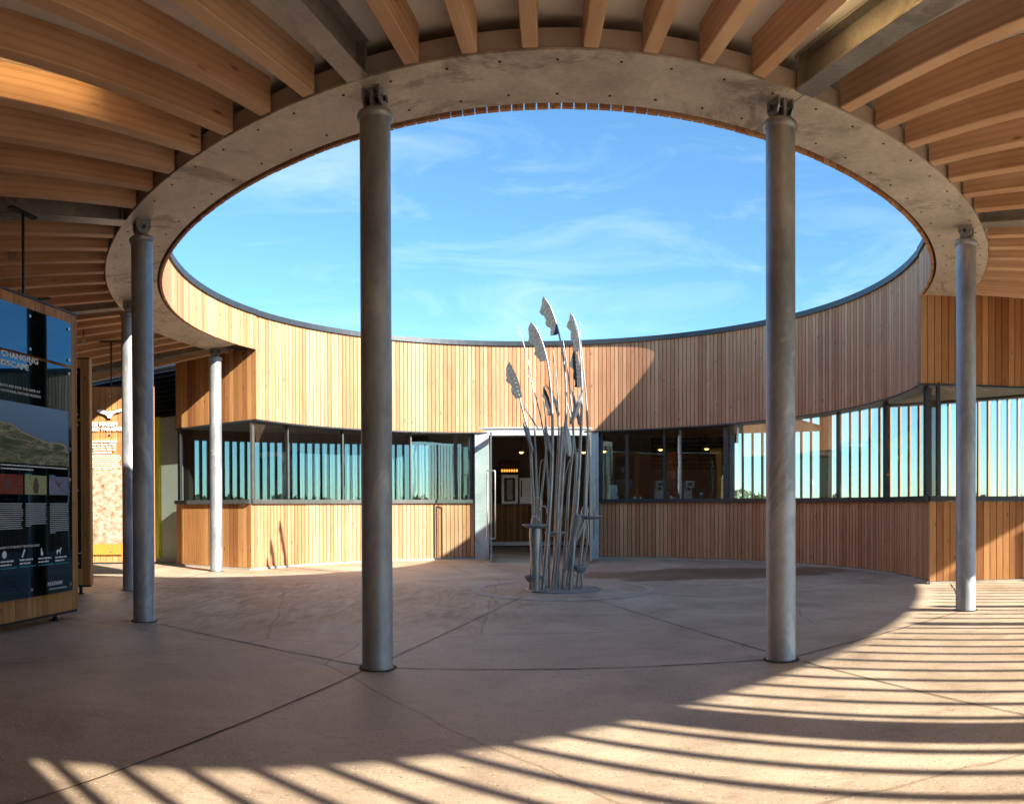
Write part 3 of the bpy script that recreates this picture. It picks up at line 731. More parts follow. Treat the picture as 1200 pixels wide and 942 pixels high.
# ------------------------------------------------------------------ display panels
def panel_frame(name, p_right, p_left, zb, zt, th, label, rods, board=.075):
    """front face runs from p_left to p_right as seen from in front"""
    a, b = Vector(p_left), Vector(p_right); e = (b-a).normalized(); n = Vector((e.y, -e.x, 0))
    t = empty(name, ((a.x+b.x)/2, (a.y+b.y)/2, 0), label, 'display panel', 'timber display panels under the canopy')
    L = (b-a).length
    mb = MB(); line_boards(mb, a, b, zb, zt-.012, board, .005, .02, n); mb.build('front_boards', M['panel_wood'], t)
    mb = MB(); line_boards(mb, b-n*th, a-n*th, zb, zt-.012, board, .005, .02, -n); mb.build('back_boards', M['panel_wood'], t)
    mb = MB()
    for q in (a, b):
        s = 1 if q is b else -1
        c = q+e*s*.008-n*th/2; mb = MB(); mb.obox((c.x, c.y, (zb+zt)/2), e, n, (0, 0, 1), .008, th/2+.004, (zt-zb)/2-.002, .7); mb.build('edge_board', M['panel_wood'], t)
    mb = MB(); c = (a+b)/2-n*th/2; mb.obox((c.x, c.y, zt-.004), e, n, (0, 0, 1), L/2+.012, th/2+.01, .006)
    mb.obox((c.x, c.y, zb-.012), e, n, (0, 0, 1), L/2+.004, th/2, .011); 
    mb.obox((c.x, c.y, (zb+zt)/2-.01), e, n, (0, 0, 1), L/2-.01, th/2-.025, (zt-zb)/2-.03)
    mb.build('frame', M['blackpaint'], t)
    nf = 2 if L > 1 else 1
    for i in range(nf):
        c = a.lerp(b, (.1+.8*i/(max(1, nf-1))) if nf > 1 else .5)-n*th/2
        mb = MB(); mb.lathe((c.x, c.y, 0), [(0, .001), (.045, .001), (.045, .01), (.02, .014), (.02, zb-.024)], 16); mb.build('foot', M['blackpaint'], t)
    for r in rods:
        c = a.lerp(b, r)-n*th/2; z1 = soff(c.x, c.y)-.002
        mb = MB(); mb.tube([(c.x, c.y, zt+.003), (c.x, c.y, z1)], .013, 10)
        mb.obox((c.x, c.y, z1-.008), Vector((e.x, e.y, 0)), n, (0, 0, 1), .17, .025, .008)
        mb.build('hanging_rod', M['blackpaint'], t)
    return t, a, b, e, n
def sheet(t, a, e, n, s0, s1, z0, z1, off, mat, name, th=.006, uv=False, lab=None):
    mb = MB(); c = a+e*(s0+s1)/2+n*(off+th/2); mb.obox((c.x, c.y, (z0+z1)/2), e, n, (0, 0, 1), (s1-s0)/2, th/2, (z1-z0)/2)
    o = mb.build(name, mat, t)
    if uv:
        ul = o.data.uv_layers.new(name='UVMap')
        for lp in o.data.loops:
            co = o.data.vertices[lp.vertex_index].co; s = (Vector(co)-a).dot(e)
            ul.data[lp.index].uv = ((s-s0)/(s1-s0), (co.z-z0)/(z1-z0))
    if lab: o['label'] = lab
    return o
def bolts(t, a, e, n, pts, off):
    for s, z in pts:
        mb = MB(); c = a+e*s; mb.tube([c+n*.0+Vector((0, 0, z)), c+n*(off+.012)+Vector((0, 0, z))], .013, 12); mb.build('standoff_bolt', M['stainless'], t)
def rows(mb, a, e, n, s0, s1, z, dz, lines, off, h, last=.6, seed=1):
    """rows of tiny word shaped strokes, too small to read"""
    r = random.Random(seed)
    for i in range(lines):
        s = s0; end = s1 if i < lines-1 else s0+(s1-s0)*last
        end -= r.uniform(0, .06)*(s1-s0)
        while s < end:
            w = r.uniform(1.6, 6)*h; w = min(w, end-s)
            if w < h*.5: break
            c = a+e*(s+w/2)+n*(off+.0005); mb.obox((c.x, c.y, z-i*dz), e, n, (0, 0, 1), w/2, .0005, h/2)
            s += w+h*.7
def SZ(a, e, n, off, u, v):      # sight line -> (s along panel, z)
    p = onplane(u, v, a+n*off, n); return (p-a).dot(e), p.z
# panel one
t, a, b, e, n = panel_frame('exhibition_stand', (-3.735, 5.73, 0), (-3.735, 3.45, 0), .085, 2.75, .17,
    'largest timber display panel at the left edge with an aerial coast picture', [.28, .71])
OFF = .045
sg, zg = SZ(a, e, n, OFF, 83, 450)
sheet(t, a, e, n, .12, sg, 1.835+.42, 2.63, OFF, M['panel_glass'], 'upper_glass')
sheet(t, a, e, n, .12, sg, .27, 1.835+.395, OFF, M['panel_glass'], 'lower_glass')
bolts(t, a, e, n, [(s, z) for s in (sg-.05, sg-.62, .2, .9) for z in (2.57, 2.30, 2.18, 1.25, .33)], OFF+.006)
fo = OFF+.0065
# printed matter
s1, z1 = SZ(a, e, n, fo, 80, 485); s0_, z0_ = SZ(a, e, n, fo, 80, 547)
sheet(t, a, e, n, .30, s1, z0_, z1+.02, fo, M['aerial'], 'aerial_picture', .001, True)
for (u0, u1, mt, nm) in ((-12, 27, 'ph_red', 'red_picture'), (29, 54.5, 'ph_green', 'green_picture'), (57.5, 80, 'ph_lilac', 'lilac_picture')):
    sa, za = SZ(a, e, n, fo, max(u0, 1), 558); sb_, zb_ = SZ(a, e, n, fo, u1, 580)
    if u0 < 0: sa -= .16
    zt_ = SZ(a, e, n, fo, 40, 557)[1]; zb_ = SZ(a, e, n, fo, 40, 579.5)[1]
    q = sheet(t, a, e, n, sa, sb_, zb_, zt_, fo, M[mt], nm, .001)
    w = sb_-sa
    sheet(t, a, e, n, sa, sa+w*.3, zt_+.001, zt_+.011, fo, M['teal'], 'picture_tab', .001)
    mc = (sa+sb_)/2; zc = (zt_+zb_)/2
    mb = MB(); f3 = lambda x, z: (a+e*x+n*(fo+.0012)+Vector((0, 0, z)))
    if nm == 'green_picture':
        pts = [(-.03, -.07), (.035, -.07), (.04, 0), (.02, .05), (0, .065), (-.02, .05), (-.04, .0)]
    elif nm == 'lilac_picture':
        pts = [(-.06, .045), (0, .02), (.05, .035), (.02, 0), (.07, -.05), (0, -.01), (-.03, .01)]
    else: pts = [(-.03, -.07), (.0, .03), (.02, .06), (.035, .03), (.06, -.07), (.02, -.02)]
    mb.poly([f3(mc+x, zc+z) for x, z in pts], [tuple(range(len(pts)))]); mb.build('subject', M['ph_birdbody'], q)
    mb = MB(); rows(mb, a, e, n, sa+.01, sb_-.0, zb_-.075, .0165, {'red_picture': 14, 'green_picture': 12, 'lilac_picture': 16}[nm], fo, .0055, .3, seed=len(nm))
    mb.build('body_text', M['white'], t)
UZ = Vector((0, 0, 1))
def tx(s, u, v, size, name='lettering', off=0.0, wd=None, mat='white'):
    # right end of the line sits on sight line (u,v)
    sr, z = SZ(a, e, n, fo, u, v)
    return text_mesh(s, size, name, M[mat], t, a+e*sr+n*(fo+.001)+UZ*z, e, UZ, n, .002, off, 'RIGHT', wd)
tx('OUR CHANGING', 45, 427.3, .064, off=.0019, wd=.72)
tx('LANDSCAPE', 33.5, 434.4, .064, off=.0019, wd=.56)
tx('NO TWO DAYS ARE EVER THE SAME AT', 47, 461, .029, wd=.72)
tx('HOLKHAM NATIONAL NATURE RESERVE', 47.8, 466.8, .029, wd=.74)
tx('YOU CAN HELP US TO PROTECT THIS SPECIAL PLACE', 46, 640, .026)
sr, zz = SZ(a, e, n, fo, 73, 683); tx('HOLKHAM', 73, 684, .045, off=.001)
tx('NATIONAL NATURE RESERVE', 78, 688.2, .02)
mb = MB(); sa = SZ(a, e, n, fo, 1, 550)[0]; rows(mb, a, e, n, sa, s1, SZ(a, e, n, fo, 40, 546.8)[1], .028, 2, fo, .010, .5, 9); mb.build('caption_text', M['white'], t)
for (u0, u1, v) in ((0.5, 20, 666), (23, 42, 663.5), (45, 62.5, 661.5), (65, 80.5, 659.8)):
    sa, _ = SZ(a, e, n, fo, u0, v); sb_, _ = SZ(a, e, n, fo, u1, v); z = SZ(a, e, n, fo, (u0+u1)/2, v)[1]
    sheet(t, a, e, n, sa, sb_, z-.004, z+.004, fo, M['teal'], 'underline', .001)
    mb = MB(); rows(mb, a, e, n, sa, sb_-.03, z+.055, .028, 2, fo, .013, .8, int(u0)); mb.build('short_text', M['white'], t)
    mb = MB(); c0 = sa+.05; z0 = z+.11
    if u0 < 1: pts = [(.03*math.cos(q*pi/6), .03*math.sin(q*pi/6)) for q in range(12)]
    elif u0 < 24: pts = [(-.025, -.03), (-.008, -.035), (.028, .025), (.012, .035)]
    elif u0 < 50: pts = [(-.015, -.03), (.018, -.03), (.018, 0), (.004, .004), (.004, .03), (-.015, .03)]
    else: pts = [(-.04, -.005), (-.02, .012), (.018, .01), (.03, .03), (.045, .02), (.028, -.004), (.03, -.03), (.02, -.03), (.012, -.008), (-.014, -.008), (-.02, -.03), (-.03, -.03)]
    mb.poly([a+e*(c0+x)+n*(fo+.001)+UZ*(z0+y) for x, y in pts], [tuple(range(len(pts)))]); mb.build('icon', M['white'], t)
# panel two
t, a, b, e, n = panel_frame('exhibition_stand', (-4.61, 7.34, 0), (-5.70, 6.96, 0), .11, 2.72, .12,
    'narrow timber display panel half hidden behind the largest one', [.45])
sg = (b-a).length-.085
sheet(t, a, e, n, .08, sg, 2.02, 2.60, .035, M['panel_glass'], 'upper_glass')
sheet(t, a, e, n, .08, sg, .30, 1.995, .035, M['panel_glass'], 'lower_glass')
bolts(t, a, e, n, [(sg-.04, z) for z in (2.55, 2.07, 1.95, 1.2, .36)], .042)
# panel three
cc = Vector((-5.58, 9.50, 0)); pe = Vector((.86, .51, 0)).normalized()
t, a, b, e, n = panel_frame('exhibition_stand', cc+pe*.62, cc-pe*.60, .20, 2.77, .12,
    'sunlit timber display panel with a white flying bird and marsh picture', [.5], .085)
sg = (b-a).length-.06; fo = .035+.0065
sheet(t, a, e, n, .06, sg, 2.02, 2.66, .035, M['panel_clear'], 'upper_glass')
sheet(t, a, e, n, .06, sg, .42, 1.99, .035, M['panel_clear'], 'lower_glass')
bolts(t, a, e, n, [(s, z) for s in (SZ(a, e, n, fo, 129, 470)[0],) for z in (2.61, 2.07, 1.94, .36)], .042)
tx('A WORKING MARSH', 137.5, 499, .082, off=.0035)
tx('AND BIRD PARADISE', 144.5, 504.5, .072, off=.002)
s0_, zt_ = SZ(a, e, n, fo, 104, 547); s1_, zb_ = SZ(a, e, n, fo, 144, 650)
sheet(t, a, e, n, s0_-.1, s1_, zb_+.16, zt_, fo, M['ph_marsh'], 'marsh_picture', .001)
sheet(t, a, e, n, s0_-.1, s1_, zb_, zb_+.159, fo, M['orange'], 'field_strip', .001)
mb = MB(); rows(mb, a, e, n, s0_-.1, SZ(a, e, n, fo, 138, 520)[0], SZ(a, e, n, fo, 120, 517)[1], .042, 5, fo, .019, .9, 4); mb.build('intro_text', M['white'], t)
mb = MB(); rows(mb, a, e, n, s0_-.1, SZ(a, e, n, fo, 142, 520)[0], SZ(a, e, n, fo, 120, 533.5)[1], .028, 8, fo, .011, .9, 5); mb.build('body_text', M['white'], t)
sa = SZ(a, e, n, fo, 146, 520)[0]; sb_ = sg-.02
for (v0, v1, mt) in ((519.5, 541, 'cream'), (561, 575, 'ph_blue'), (597, 612, 'ph_marsh')):
    sheet(t, a, e, n, sa, sb_, SZ(a, e, n, fo, 150, v1)[1], SZ(a, e, n, fo, 150, v0)[1], fo, M[mt], 'small_picture', .001)
mb = MB(); rows(mb, a, e, n, sa, sb_, SZ(a, e, n, fo, 150, 578)[1], .026, 7, fo, .010, .9, 6); mb.build('side_text', M['white'], t); mb = MB(); rows(mb, a, e, n, sa, sb_, SZ(a, e, n, fo, 150, 615)[1], .026, 6, fo, .010, .9, 7); mb.build('side_text', M['white'], t)
def bird(u, v, k, rot):
    s, z = SZ(a, e, n, .05, u, v)
    up = [(-.19, .055), (-.17, .075), (-.10, .07), (-.04, .045), (-.015, .035), (.0, .055), (.018, .058), (.03, .04), (.06, .045), (.11, .07), (.17, .082), (.195, .07), (.15, .045), (.09, .03), (.05, .005), (.03, -.025), (.035, -.045), (.0, -.05), (-.03, -.045), (-.04, -.015), (-.08, .01), (-.15, .03)]
    cr, sr = math.cos(rot), math.sin(rot); pts = [((x*cr-y*sr)*k, (x*sr+y*cr)*k) for x, y in up]; nn = len(pts)
    mb = MB(); q = [a+e*(s+x)+n*.046+UZ*(z+y) for x, y in pts]; q2 = [c+n*.012 for c in q]
    mb.poly(q+q2, [tuple(range(nn)), tuple(reversed(range(nn, 2*nn)))]+[(i, i+nn, (i+1) % nn+nn, (i+1) % nn) for i in range(nn)])
    mb.build('bird_emblem', M['white'], t)
bird(128.5, 486, 1.0, 0); bird(150, 476, .8, -1.25)

# hanging cable spotlights
def spot(u, v0, v1, dist_r, label):
    th = (u-U0)/F; x, y = dist_r*math.sin(th), dist_r*math.cos(th)
    z0 = soff(x, y)+.1; z1 = onplane(u, v1, (x, y, 0), (math.sin(th), math.cos(th), 0)).z
    t = empty('cable_spotlight', (x, y, z1), label, 'spotlight', 'small spotlights on black cables')
    mb = MB(); mb.tube([(x, y, z1+.03), (x+.006, y, (z0+z1)/2), (x, y, z0)], .007, 8); mb.build('cable', M['blackpaint'], t)
    mb = MB(); mb.tube([(x, y, z1+.03), (x+.012, y-.01, z1-.05)], [.018, .026], 12); mb.tube([(x+.035, y, z1+.02), (x+.04, y-.01, z1-.06)], [.012, .02], 12); mb.build('lamp_head', M['stainless'], t)
spot(42, 196, 237, 6.75, 'black cable with a small metal lamp head below the left steel beam')
spot(16, 267, 298, 7.6, 'small cable spotlight farther back left of the hanging rod')
spot(27, 318, 342, 8.7, 'small cable spotlight just above the largest display panel')
spot(99, 382, 399, 10.4, 'small cable spotlight over the gap between the display panels')

# ------------------------------------------------------------------ reed fountain
RF = empty('reed_fountain', (.57, 8.9, 0), 'tall galvanised steel reed sculpture with drinking bowls in the courtyard centre', 'sculpture')
mb = MB(); mb.lathe((.60, 8.95, 0), [(0, .016), (.43, .016), (.45, .006), (.45, 0.0045)], 48); mb.build('base_plate', M['galv_beam'], RF)
Y0 = 8.95
def dpt(u, v, y): return at_y(u, v, y)
def reed(pts, r0, r1, dy=0.0, n=10, name='reed'):
    y = Y0+dy; base = g(pts[0][0], pts[0][1]); q = []
    # anchor the foot on the base plate at this depth
    for i, (u, v) in enumerate(pts):
        p = dpt(u, v, y)
        if i == 0: p.z = .017
        q.append(p)
    # smooth (Catmull-Rom)
    out = []
    for i in range(len(q)-1):
        p0, p1, p2, p3 = q[max(i-1, 0)], q[i], q[i+1], q[min(i+2, len(q)-1)]
        for k in range(5):
            tt = k/5; out.append(.5*((2*p1)+(p2-p0)*tt+(2*p0-5*p1+4*p2-p3)*tt**2+(3*p1-p0-3*p2+p3)*tt**3))
    out.append(q[-1]); m = len(out)
    L = [0]
    for i in range(1, m): L.append(L[-1]+(out[i]-out[i-1]).length)
    r0 *= .47; r1 *= .8
    rs = [r0+(r1-r0)*(L[i]/L[-1])**1.3 for i in range(m)]
    mb = MB(); mb.tube(out, rs, n); return mb.build(name, M['reed'], RF)
def seed_head(tip, foot, w, dy, sd=1):
    """half feather: smooth back along the stem, ragged fringe to the left, ribbed"""
    y = Y0+dy; a_, b_ = dpt(*tip, y), dpt(*foot, y); ax = (b_-a_); L = ax.length; ax.normalize()
    lf = Vector((ax.z, 0, -ax.x)); lf = lf if lf.x < 0 else -lf
    rr = random.Random(int(tip[0]*7)); nseg = 26; F_ = []; Bk = []
    for i in range(nseg+1):
        tt = i/nseg; bow = math.sin(pi*tt)*.05*L
        bk = a_+ax*L*tt-lf*bow
        prof = (min(1, tt*4.0)**.8)*(1-.25*tt)*(1 if tt < .93 else (1-tt)/.07*.7+.3)
        ww = w*1.25*prof*(1+.13*math.sin(tt*19+tip[0])+rr.uniform(-.06, .06))*sd+.004
        F_.append((bk, bk+lf*ww+ax*(.10*L*prof*.6)))
    v = []; f = []
    for i, (p, q) in enumerate(F_):
        for k in range(5):
            c = p.lerp(q, k/4); rib = .003*math.sin(i*2.2)*math.sin(pi*min(k, 3)/3) if 0 < i < nseg else 0
            v += [c+Vector((0, -.008+rib-.004*k/4, 0)), c+Vector((0, .008+rib-.004*k/4, 0))]
    W = 10
    for i in range(nseg):
        for k in range(4):
            o = i*W+2*k; f += [(o, o+2, o+W+2, o+W), (o+1, o+W+1, o+W+3, o+3)]
        f += [(i*W, i*W+W, i*W+W+1, i*W+1), (i*W+8, i*W+9, i*W+W+9, i*W+W+8)]
    mb = MB(); mb.poly(v, f); mb.build('seed_head', M['reed_dark'], RF)
# reeds: foot first
reed([(622, 692), (625.5, 610), (623.5, 556), (621, 515), (615, 490), (608, 462), (598.5, 428)], .055, .008, -.12)
seed_head((597, 424), (612, 465), .10, -.12)
reed([(631, 691), (630.5, 640), (629, 567), (627, 512), (624, 452), (616, 412), (607.5, 383)], .036, .005, .05)
reed([(636, 694), (641, 640), (646, 567), (647.5, 512), (646, 462), (641, 421), (632, 392), (624, 379)], .062, .009, -.2)
seed_head((622.5, 377.5), (641, 421), .105, -.2)
reed([(643, 692), (643.5, 630), (642, 560), (638, 512), (626, 458), (617, 436)], .034, .005, .1)
reed([(650.5, 694), (655, 640), (659, 567), (663, 502), (662.5, 440), (655, 391), (646, 362), (638, 349)], .056, .009, -.05)
seed_head((637, 347.5), (655, 390.5), .10, -.05)
reed([(659, 694), (663, 640), (667, 567), (672, 512), (666, 440), (660, 400)], .050, .006, .0)
reed([(668, 694), (674, 620), (679, 545), (681.5, 480), (681.5, 440), (678, 392), (673, 374), (669, 367)], .058, .008, -.16)
seed_head((669, 366.5), (678.5, 411), .07, -.16)
seed_head((674, 409.5), (681.5, 453), .085, -.1)
reed([(676, 694), (684, 620), (687, 545), (689, 505), (686, 455), (681, 405), (679, 376)], .046, .005, .08)
reed([(655, 693), (652, 640), (654, 580), (657, 530), (659, 500)], .046, .03, .2)
reed([(664, 690), (670, 640), (674, 580), (675, 540), (671, 500), (664, 470)], .042, .008, .18)
reed([(647, 690), (650, 650), (651, 600), (653, 545), (655, 490), (652, 440), (648, 410)], .038, .006, .24)
reed([(639, 693), (634, 640), (634, 590), (637, 560), (640, 530), (641, 505), (637, 470)], .038, .01, .22)
reed([(682, 690), (682, 668), (689, 630), (687, 590), (689, 548), (688, 520)], .030, .018, .12)
reed([(671, 692), (668, 650), (672, 600), (675, 560), (676, 530)], .036, .025, .28)
seed_head((638.5, 449), (653, 489), .035, -.02, -1); seed_head((637.5, 452), (647, 486), .05, .02)
reed([(647, 578), (663, 555), (680, 524)], .012, .006, -.22, 8, 'twig'); reed([(628, 580), (632, 558), (637.5, 538)], .012, .006, -.2, 8, 'twig')
for o in list(RF.children)[-2:]: pass
# pointed leaves
def blade(p0, p1, w, dy):
    y = Y0+dy; a_, b_ = dpt(*p0, y), dpt(*p1, y); ax = (b_-a_).normalized(); s = Vector((ax.z, .35, -ax.x)).normalized()
    L = (b_-a_).length; v = []; m = 8
    for i in range(m+1):
        tt = i/m; c = a_+ax*L*tt; ww = w*math.sin(pi*(.12+.88*tt))**.8*.5 if tt < 1 else 0
        v += [c+s*ww, c+Vector((0, -.012, 0)), c-s*ww, c+Vector((0, .006, 0))]
    f = []
    for i in range(m):
        for k in range(4): f.append((i*4+k, i*4+(k+1) % 4, i*4+4+(k+1) % 4, i*4+4+k))
    f += [(0, 3, 2, 1), (m*4, m*4+1, m*4+2, m*4+3)]
    mb = MB(); mb.poly(v, f); mb.build('leaf_blade', M['reed'], RF)
blade((669, 497), (684, 455), .07, -.24); blade((680, 500), (670, 455), .05, -.1); blade((625, 530), (612, 492), .05, -.18)
blade((645, 532), (638, 498), .06, -.1); blade((667, 535), (662, 492), .10, -.25); blade((643, 520), (641, 506), .05, -.2); blade((632, 505), (609, 468), .02, -.05)
# bowls
def dish(u, v, w_px, y, depth, name='bowl', flatr=.0):
    c = at_y(u, v, y); R = w_px/2/F*math.hypot(c.x, c.y)
    mb = MB(); mb.lathe(c, [(0, -depth), (R*.35, -depth*.96), (R*.75, -depth*.6), (R, 0), (R*.985, .006), (R*.72, -depth*.45), (0, -depth*.8)], 32)
    return mb.build(name, M['reed'], RF), c, R
d, c, R = dish(627.5, 615, 31, Y0-.3, .05)
mb = MB(); mb.lathe(c, [(R*.45, -.03), (.075, -.12), (.055, -.35), (.05, -.6), (.045, -c.z+.017)], 20); mb.build('bowl_stem', M['reed'], RF)
d, c, R = dish(651, 624, 26, Y0+.3, .05)
d, c, R = dish(692, 605, 30, Y0-.15, .04)
q = [c+Vector((-.06, 0, -.02)), c+Vector((-.10, 0, -.12)), c+Vector((-.22, .02, -.38)), c+Vector((-.30, .03, -.62))]
mb = MB(); mb.tube(q, [.02, .026, .03, .03], 12); mb.build('bowl_arm', M['reed'], RF)
q = [c+Vector((-.14, -.02, .02)), c+Vector((-.18, 0, -.16)), c+Vector((-.27, .02, -.55))]
mb = MB(); mb.tube(q, [.07, .055, .02], 14); mb.build('funnel', M['reed'], RF)
d, c, R = dish(625, 675, 22, Y0-.25, .085, 'low_bowl'); d, c, R = dish(680, 663, 19, Y0-.12, .085, 'low_bowl')
def tap(u, v, y, s=1):
    c = at_y(u, v, y); q = [c+Vector((.0*s, 0, -.02)), c+Vector((0, 0, .03)), c+Vector((-.02*s, 0, .065)), c+Vector((-.055*s, 0, .07)), c+Vector((-.08*s, 0, .05)), c+Vector((-.082*s, 0, .02))]
    mb = MB(); mb.tube(q, .009, 10); mb.build('tap', M['stainless'], RF)
tap(634.5, 590, Y0-.1, 1); tap(641, 600, Y0-.15, 1)
tap(623, 612, Y0-.3, -1); tap(681, 602, Y0-.15, -1)

# ------------------------------------------------------------------ cafe interior
def yc(u, v, y): return at_y(u, v, y)
def wbox(mb, u0, u1, v0, v1, y, dp):
    p, q = yc(u0, v1, y), yc(u1, v0, y); mb.box(p.x, q.x, y, y+dp, p.z, q.z); return p, q
YC = 18.25
CT = empty('cafe_counter', (.3, YC, 0), 'timber fronted cafe counter seen through the open door', 'counter')
mb = MB(); line_boards(mb, (-1.4, YC, 0), (3.0, YC, 0), .13, 1.0, .075, .006, .02, (0, -1, 0)); mb.build('front_boards', M['clad_fresh'], CT)
mb = MB(); mb.box(-1.4, 3.0, YC+.022, YC+.55, 0, .999); mb.build('carcass', M['black'], CT)
mb = MB(); mb.box(-1.45, 3.05, YC-.04, YC+.6, 1.001, 1.04); mb.build('worktop', M['counter_top'], CT)
mb = MB(); mb.box(-1.4, 3.0, YC-.015, YC+.02, .03, .125); mb.build('kick_plate', M['stainless'], CT)
OV = empty('display_oven', (-.1, YC+.2, 1.04), 'steel oven with a glass door on the cafe counter', 'oven')
p, q = yc(588, 597, YC+.05), yc(607, 556, YC+.05); mb = MB(); z1 = q.z
mb.box(p.x, q.x, YC+.08, YC+.5, 1.045, z1); mb.build('cabinet', M['stainless'], OV)
mb = MB(); mb.box(p.x+.06, q.x-.07, YC+.062, YC+.078, 1.10, z1-.08); mb.build('glass_door', M['print_dark'], OV)
mb = MB(); mb.box(p.x+.12, q.x-.13, YC+.055, YC+.0615, 1.14, z1-.12); mb.build('reflector', M['jar'], OV)
CB = empty('steel_cabinet', (.35, YC+.2, 1.04), 'plain steel cabinet beside the oven on the cafe counter', 'cabinet')
p2, q2 = yc(609, 597, YC+.05), yc(624, 560, YC+.05)
mb = MB(); mb.box(p2.x, q2.x, YC+.08, YC+.5, 1.045, q2.z); mb.build('body', M['stainless'], CB)
mb = MB(); mb.box(p2.x+.03, p2.x+.06, YC+.04, YC+.078, 1.2, 1.6); mb.build('handle', M['blackpaint'], CB)
SH = empty('bottle_shelf', (0, YC+.7, 2.0), 'dark wall shelf of small amber lit jars above the oven', 'shelf')
p, q = yc(586, 553, YC+.7), yc(608, 544, YC+.7)
mb = MB(); mb.box(p.x, q.x, YC+.7, YC+1.0, p.z-.02, p.z); mb.box(p.x, q.x, YC+1.0, YC+1.03, p.z, q.z+.1); mb.build('board', M['shelf'], SH)
mb = MB()
for i in range(7): mb.lathe((p.x+.05+i*.062, YC+.76, p.z), [(0, 0), (.02, 0), (.022, .05), (.012, .07), (0, .072)], 10)
mb.build('jar', M['amberlight'], SH)
# pendants
def pendant(u, v, y, label):
    c = yc(u, v, y); t = empty('pendant_lamp', c, label, 'lamp', 'pendant lamps in the cafe')
    mb = MB(); mb.tube([(c.x, c.y, c.z+.11), (c.x, c.y, 2.815)], .006, 6); mb.build('flex', M['blackpaint'], t)
    mb = MB(); mb.lathe(c, [(.02, .11), (.03, .09), (.05, .06), (.10, .0), (.095, .0), (.045, .055), (.0, .07)], 20); mb.build('lamp_shade', M['orange'], t)
    mb = MB(); mb.lathe(c, [(0, -.028), (.03, -.022), (.045, .0), (.03, .03), (0, .04)], 14); mb.build('bulb', M['bulb'], t)
pendant(611, 530, 17.3, 'amber pendant lamp seen through the open door')
pendant(708, 529, 16.9, 'amber pendant lamp nearest the door frame behind the right window')
pendant(774, 527, 16.3, 'amber pendant lamp in the middle of the cafe window')
pendant(828, 526, 15.9, 'amber pendant lamp in front of the slatted cafe wall')
pendant(684, 530, 17.1, 'amber pendant lamp half hidden behind the reeds in the doorway')
# slatted wall shelves
SS = empty('slatted_wall_panel', (3.9, 17.9, 2), 'wall panel of thin dark horizontal slats behind the cafe window', 'wall panel')
a1, a2 = circ_phi(762, 9.6), circ_phi(846, 9.6)
mb = MB()
for k in range(8):
    z = 1.92+k*.108; pa_, pb_ = P(9.98, a1, z), P(9.98, a2, z); d = (pb_-pa_).normalized(); c = (pa_+pb_)/2
    mb.obox(c, d, (-d.y, d.x, 0), UZ, (pb_-pa_).length/2, .03, .012)
mb.build('slat', M['shelf'], SS)
mb = MB(); d = (P(9.98, a2)-P(9.98, a1)).normalized()
for tt in (0, .33, .66, 1):
    c = P(9.98, a1, 2.3).lerp(P(9.98, a2, 2.3), tt); mb.obox(c+Vector((-d.y, d.x, 0))*-.0, d, (-d.y, d.x, 0), UZ, .012, .034, .42)
mb.build('batten', M['shelf'], SS)
# amber board with string of lights
AB = empty('amber_board', yc(842, 588, 14.3), 'tall curved amber board standing inside the cafe window', 'board')
y = 13.75
pts = [(832, 527), (846, 525.5), (845.5, 545), (846.5, 570), (842.5, 592), (840.5, 592), (841, 560), (839.5, 532), (833, 532.5)]
q = [yc(u, v, y) for u, v in pts]; q2 = [c+Vector((0, .03, 0)) for c in q]; nn = len(q)
mb = MB(); mb.poly(q+q2, [tuple(range(nn)), tuple(reversed(range(nn, 2*nn)))]+[(i, i+nn, (i+1) % nn+nn, (i+1) % nn) for i in range(nn)]); mb.build('board', M['amber'], AB)
mb = MB(); rr = random.Random(3)
for i in range(26):
    c = yc(835+rr.uniform(-2, 2), 540+i*1.7, y-.05); mb.lathe(c, [(0, -.014), (.016, 0), (0, .014)], 6); _cc = (globals().get('_cc') or [])+[c]
mb.tube(_cc, .004, 5)
mb.build('bead_string', M['jar'], AB)
# counter along the inside of the window with machines and pots
WC = MB(); WC.ringseg(R_LO+.25, R_LO+.75, PART_R+.02, dR-.03, .98, 1.03)
tag(WC.build('window_bench', M['counter_top']), 'narrow bench inside the cafe window that carries pots and machines', 'bench')
def on_bench(u, off=.5):
    a = circ_phi(u, R_LO+off); return P(R_LO+off, a, 1.031)
def machine(u, w, h, label, kind='coffee_machine'):
    c = on_bench(u); t = empty(kind, c, label, 'coffee machine'); x, y, z = c
    mb = MB(); mb.box(x-w/2, x+w/2, y+.05, y+.22, z, z+h); mb.box(x-w/2, x+w/2, y-.12, y+.049, z+h*.72, z+h); mb.box(x-w/2, x+w/2, y-.12, y+.049, z, z+.04); mb.build('body', M['machine'], t)
    mb = MB(); mb.box(x-w*.3, x+w*.3, y-.126, y-.121, z+h*.78, z+h*.93); mb.build('control_panel', M['blackpaint'], t)
    mb = MB(); mb.tube([(x, y-.04, z+h*.72), (x, y-.04, z+h*.6)], .02, 10); mb.tube([(x, y-.04, z+h*.63), (x, y-.2, z+h*.61)], .011, 8); mb.build('spout', M['blackpaint'], t)
machine(773, .17, .43, 'pale steel coffee machine left of the window mullion')
machine(807, .16, .42, 'steel coffee machine right of the slim white pole')
def pot(u, r, h, label, mat='jar', name='storage_jar', off=.42):
    c = on_bench(u, off); t = empty(name, c, label, 'jar')
    mb = MB(); mb.lathe(c, [(0, 0), (r*.85, 0), (r, h*.15), (r, h*.8), (r*.8, h), (0, h)], 20); mb.build('vessel', M[mat], t)
    mb = MB(); mb.lathe(c, [(r*.8, h), (r*.85, h+.01), (r*.3, h+.03), (.012, h+.05), (0, h+.055)], 16); mb.build('lid', M['stainless'], t)
pot(721, .075, .14, 'white pot nearest the door inside the cafe window')
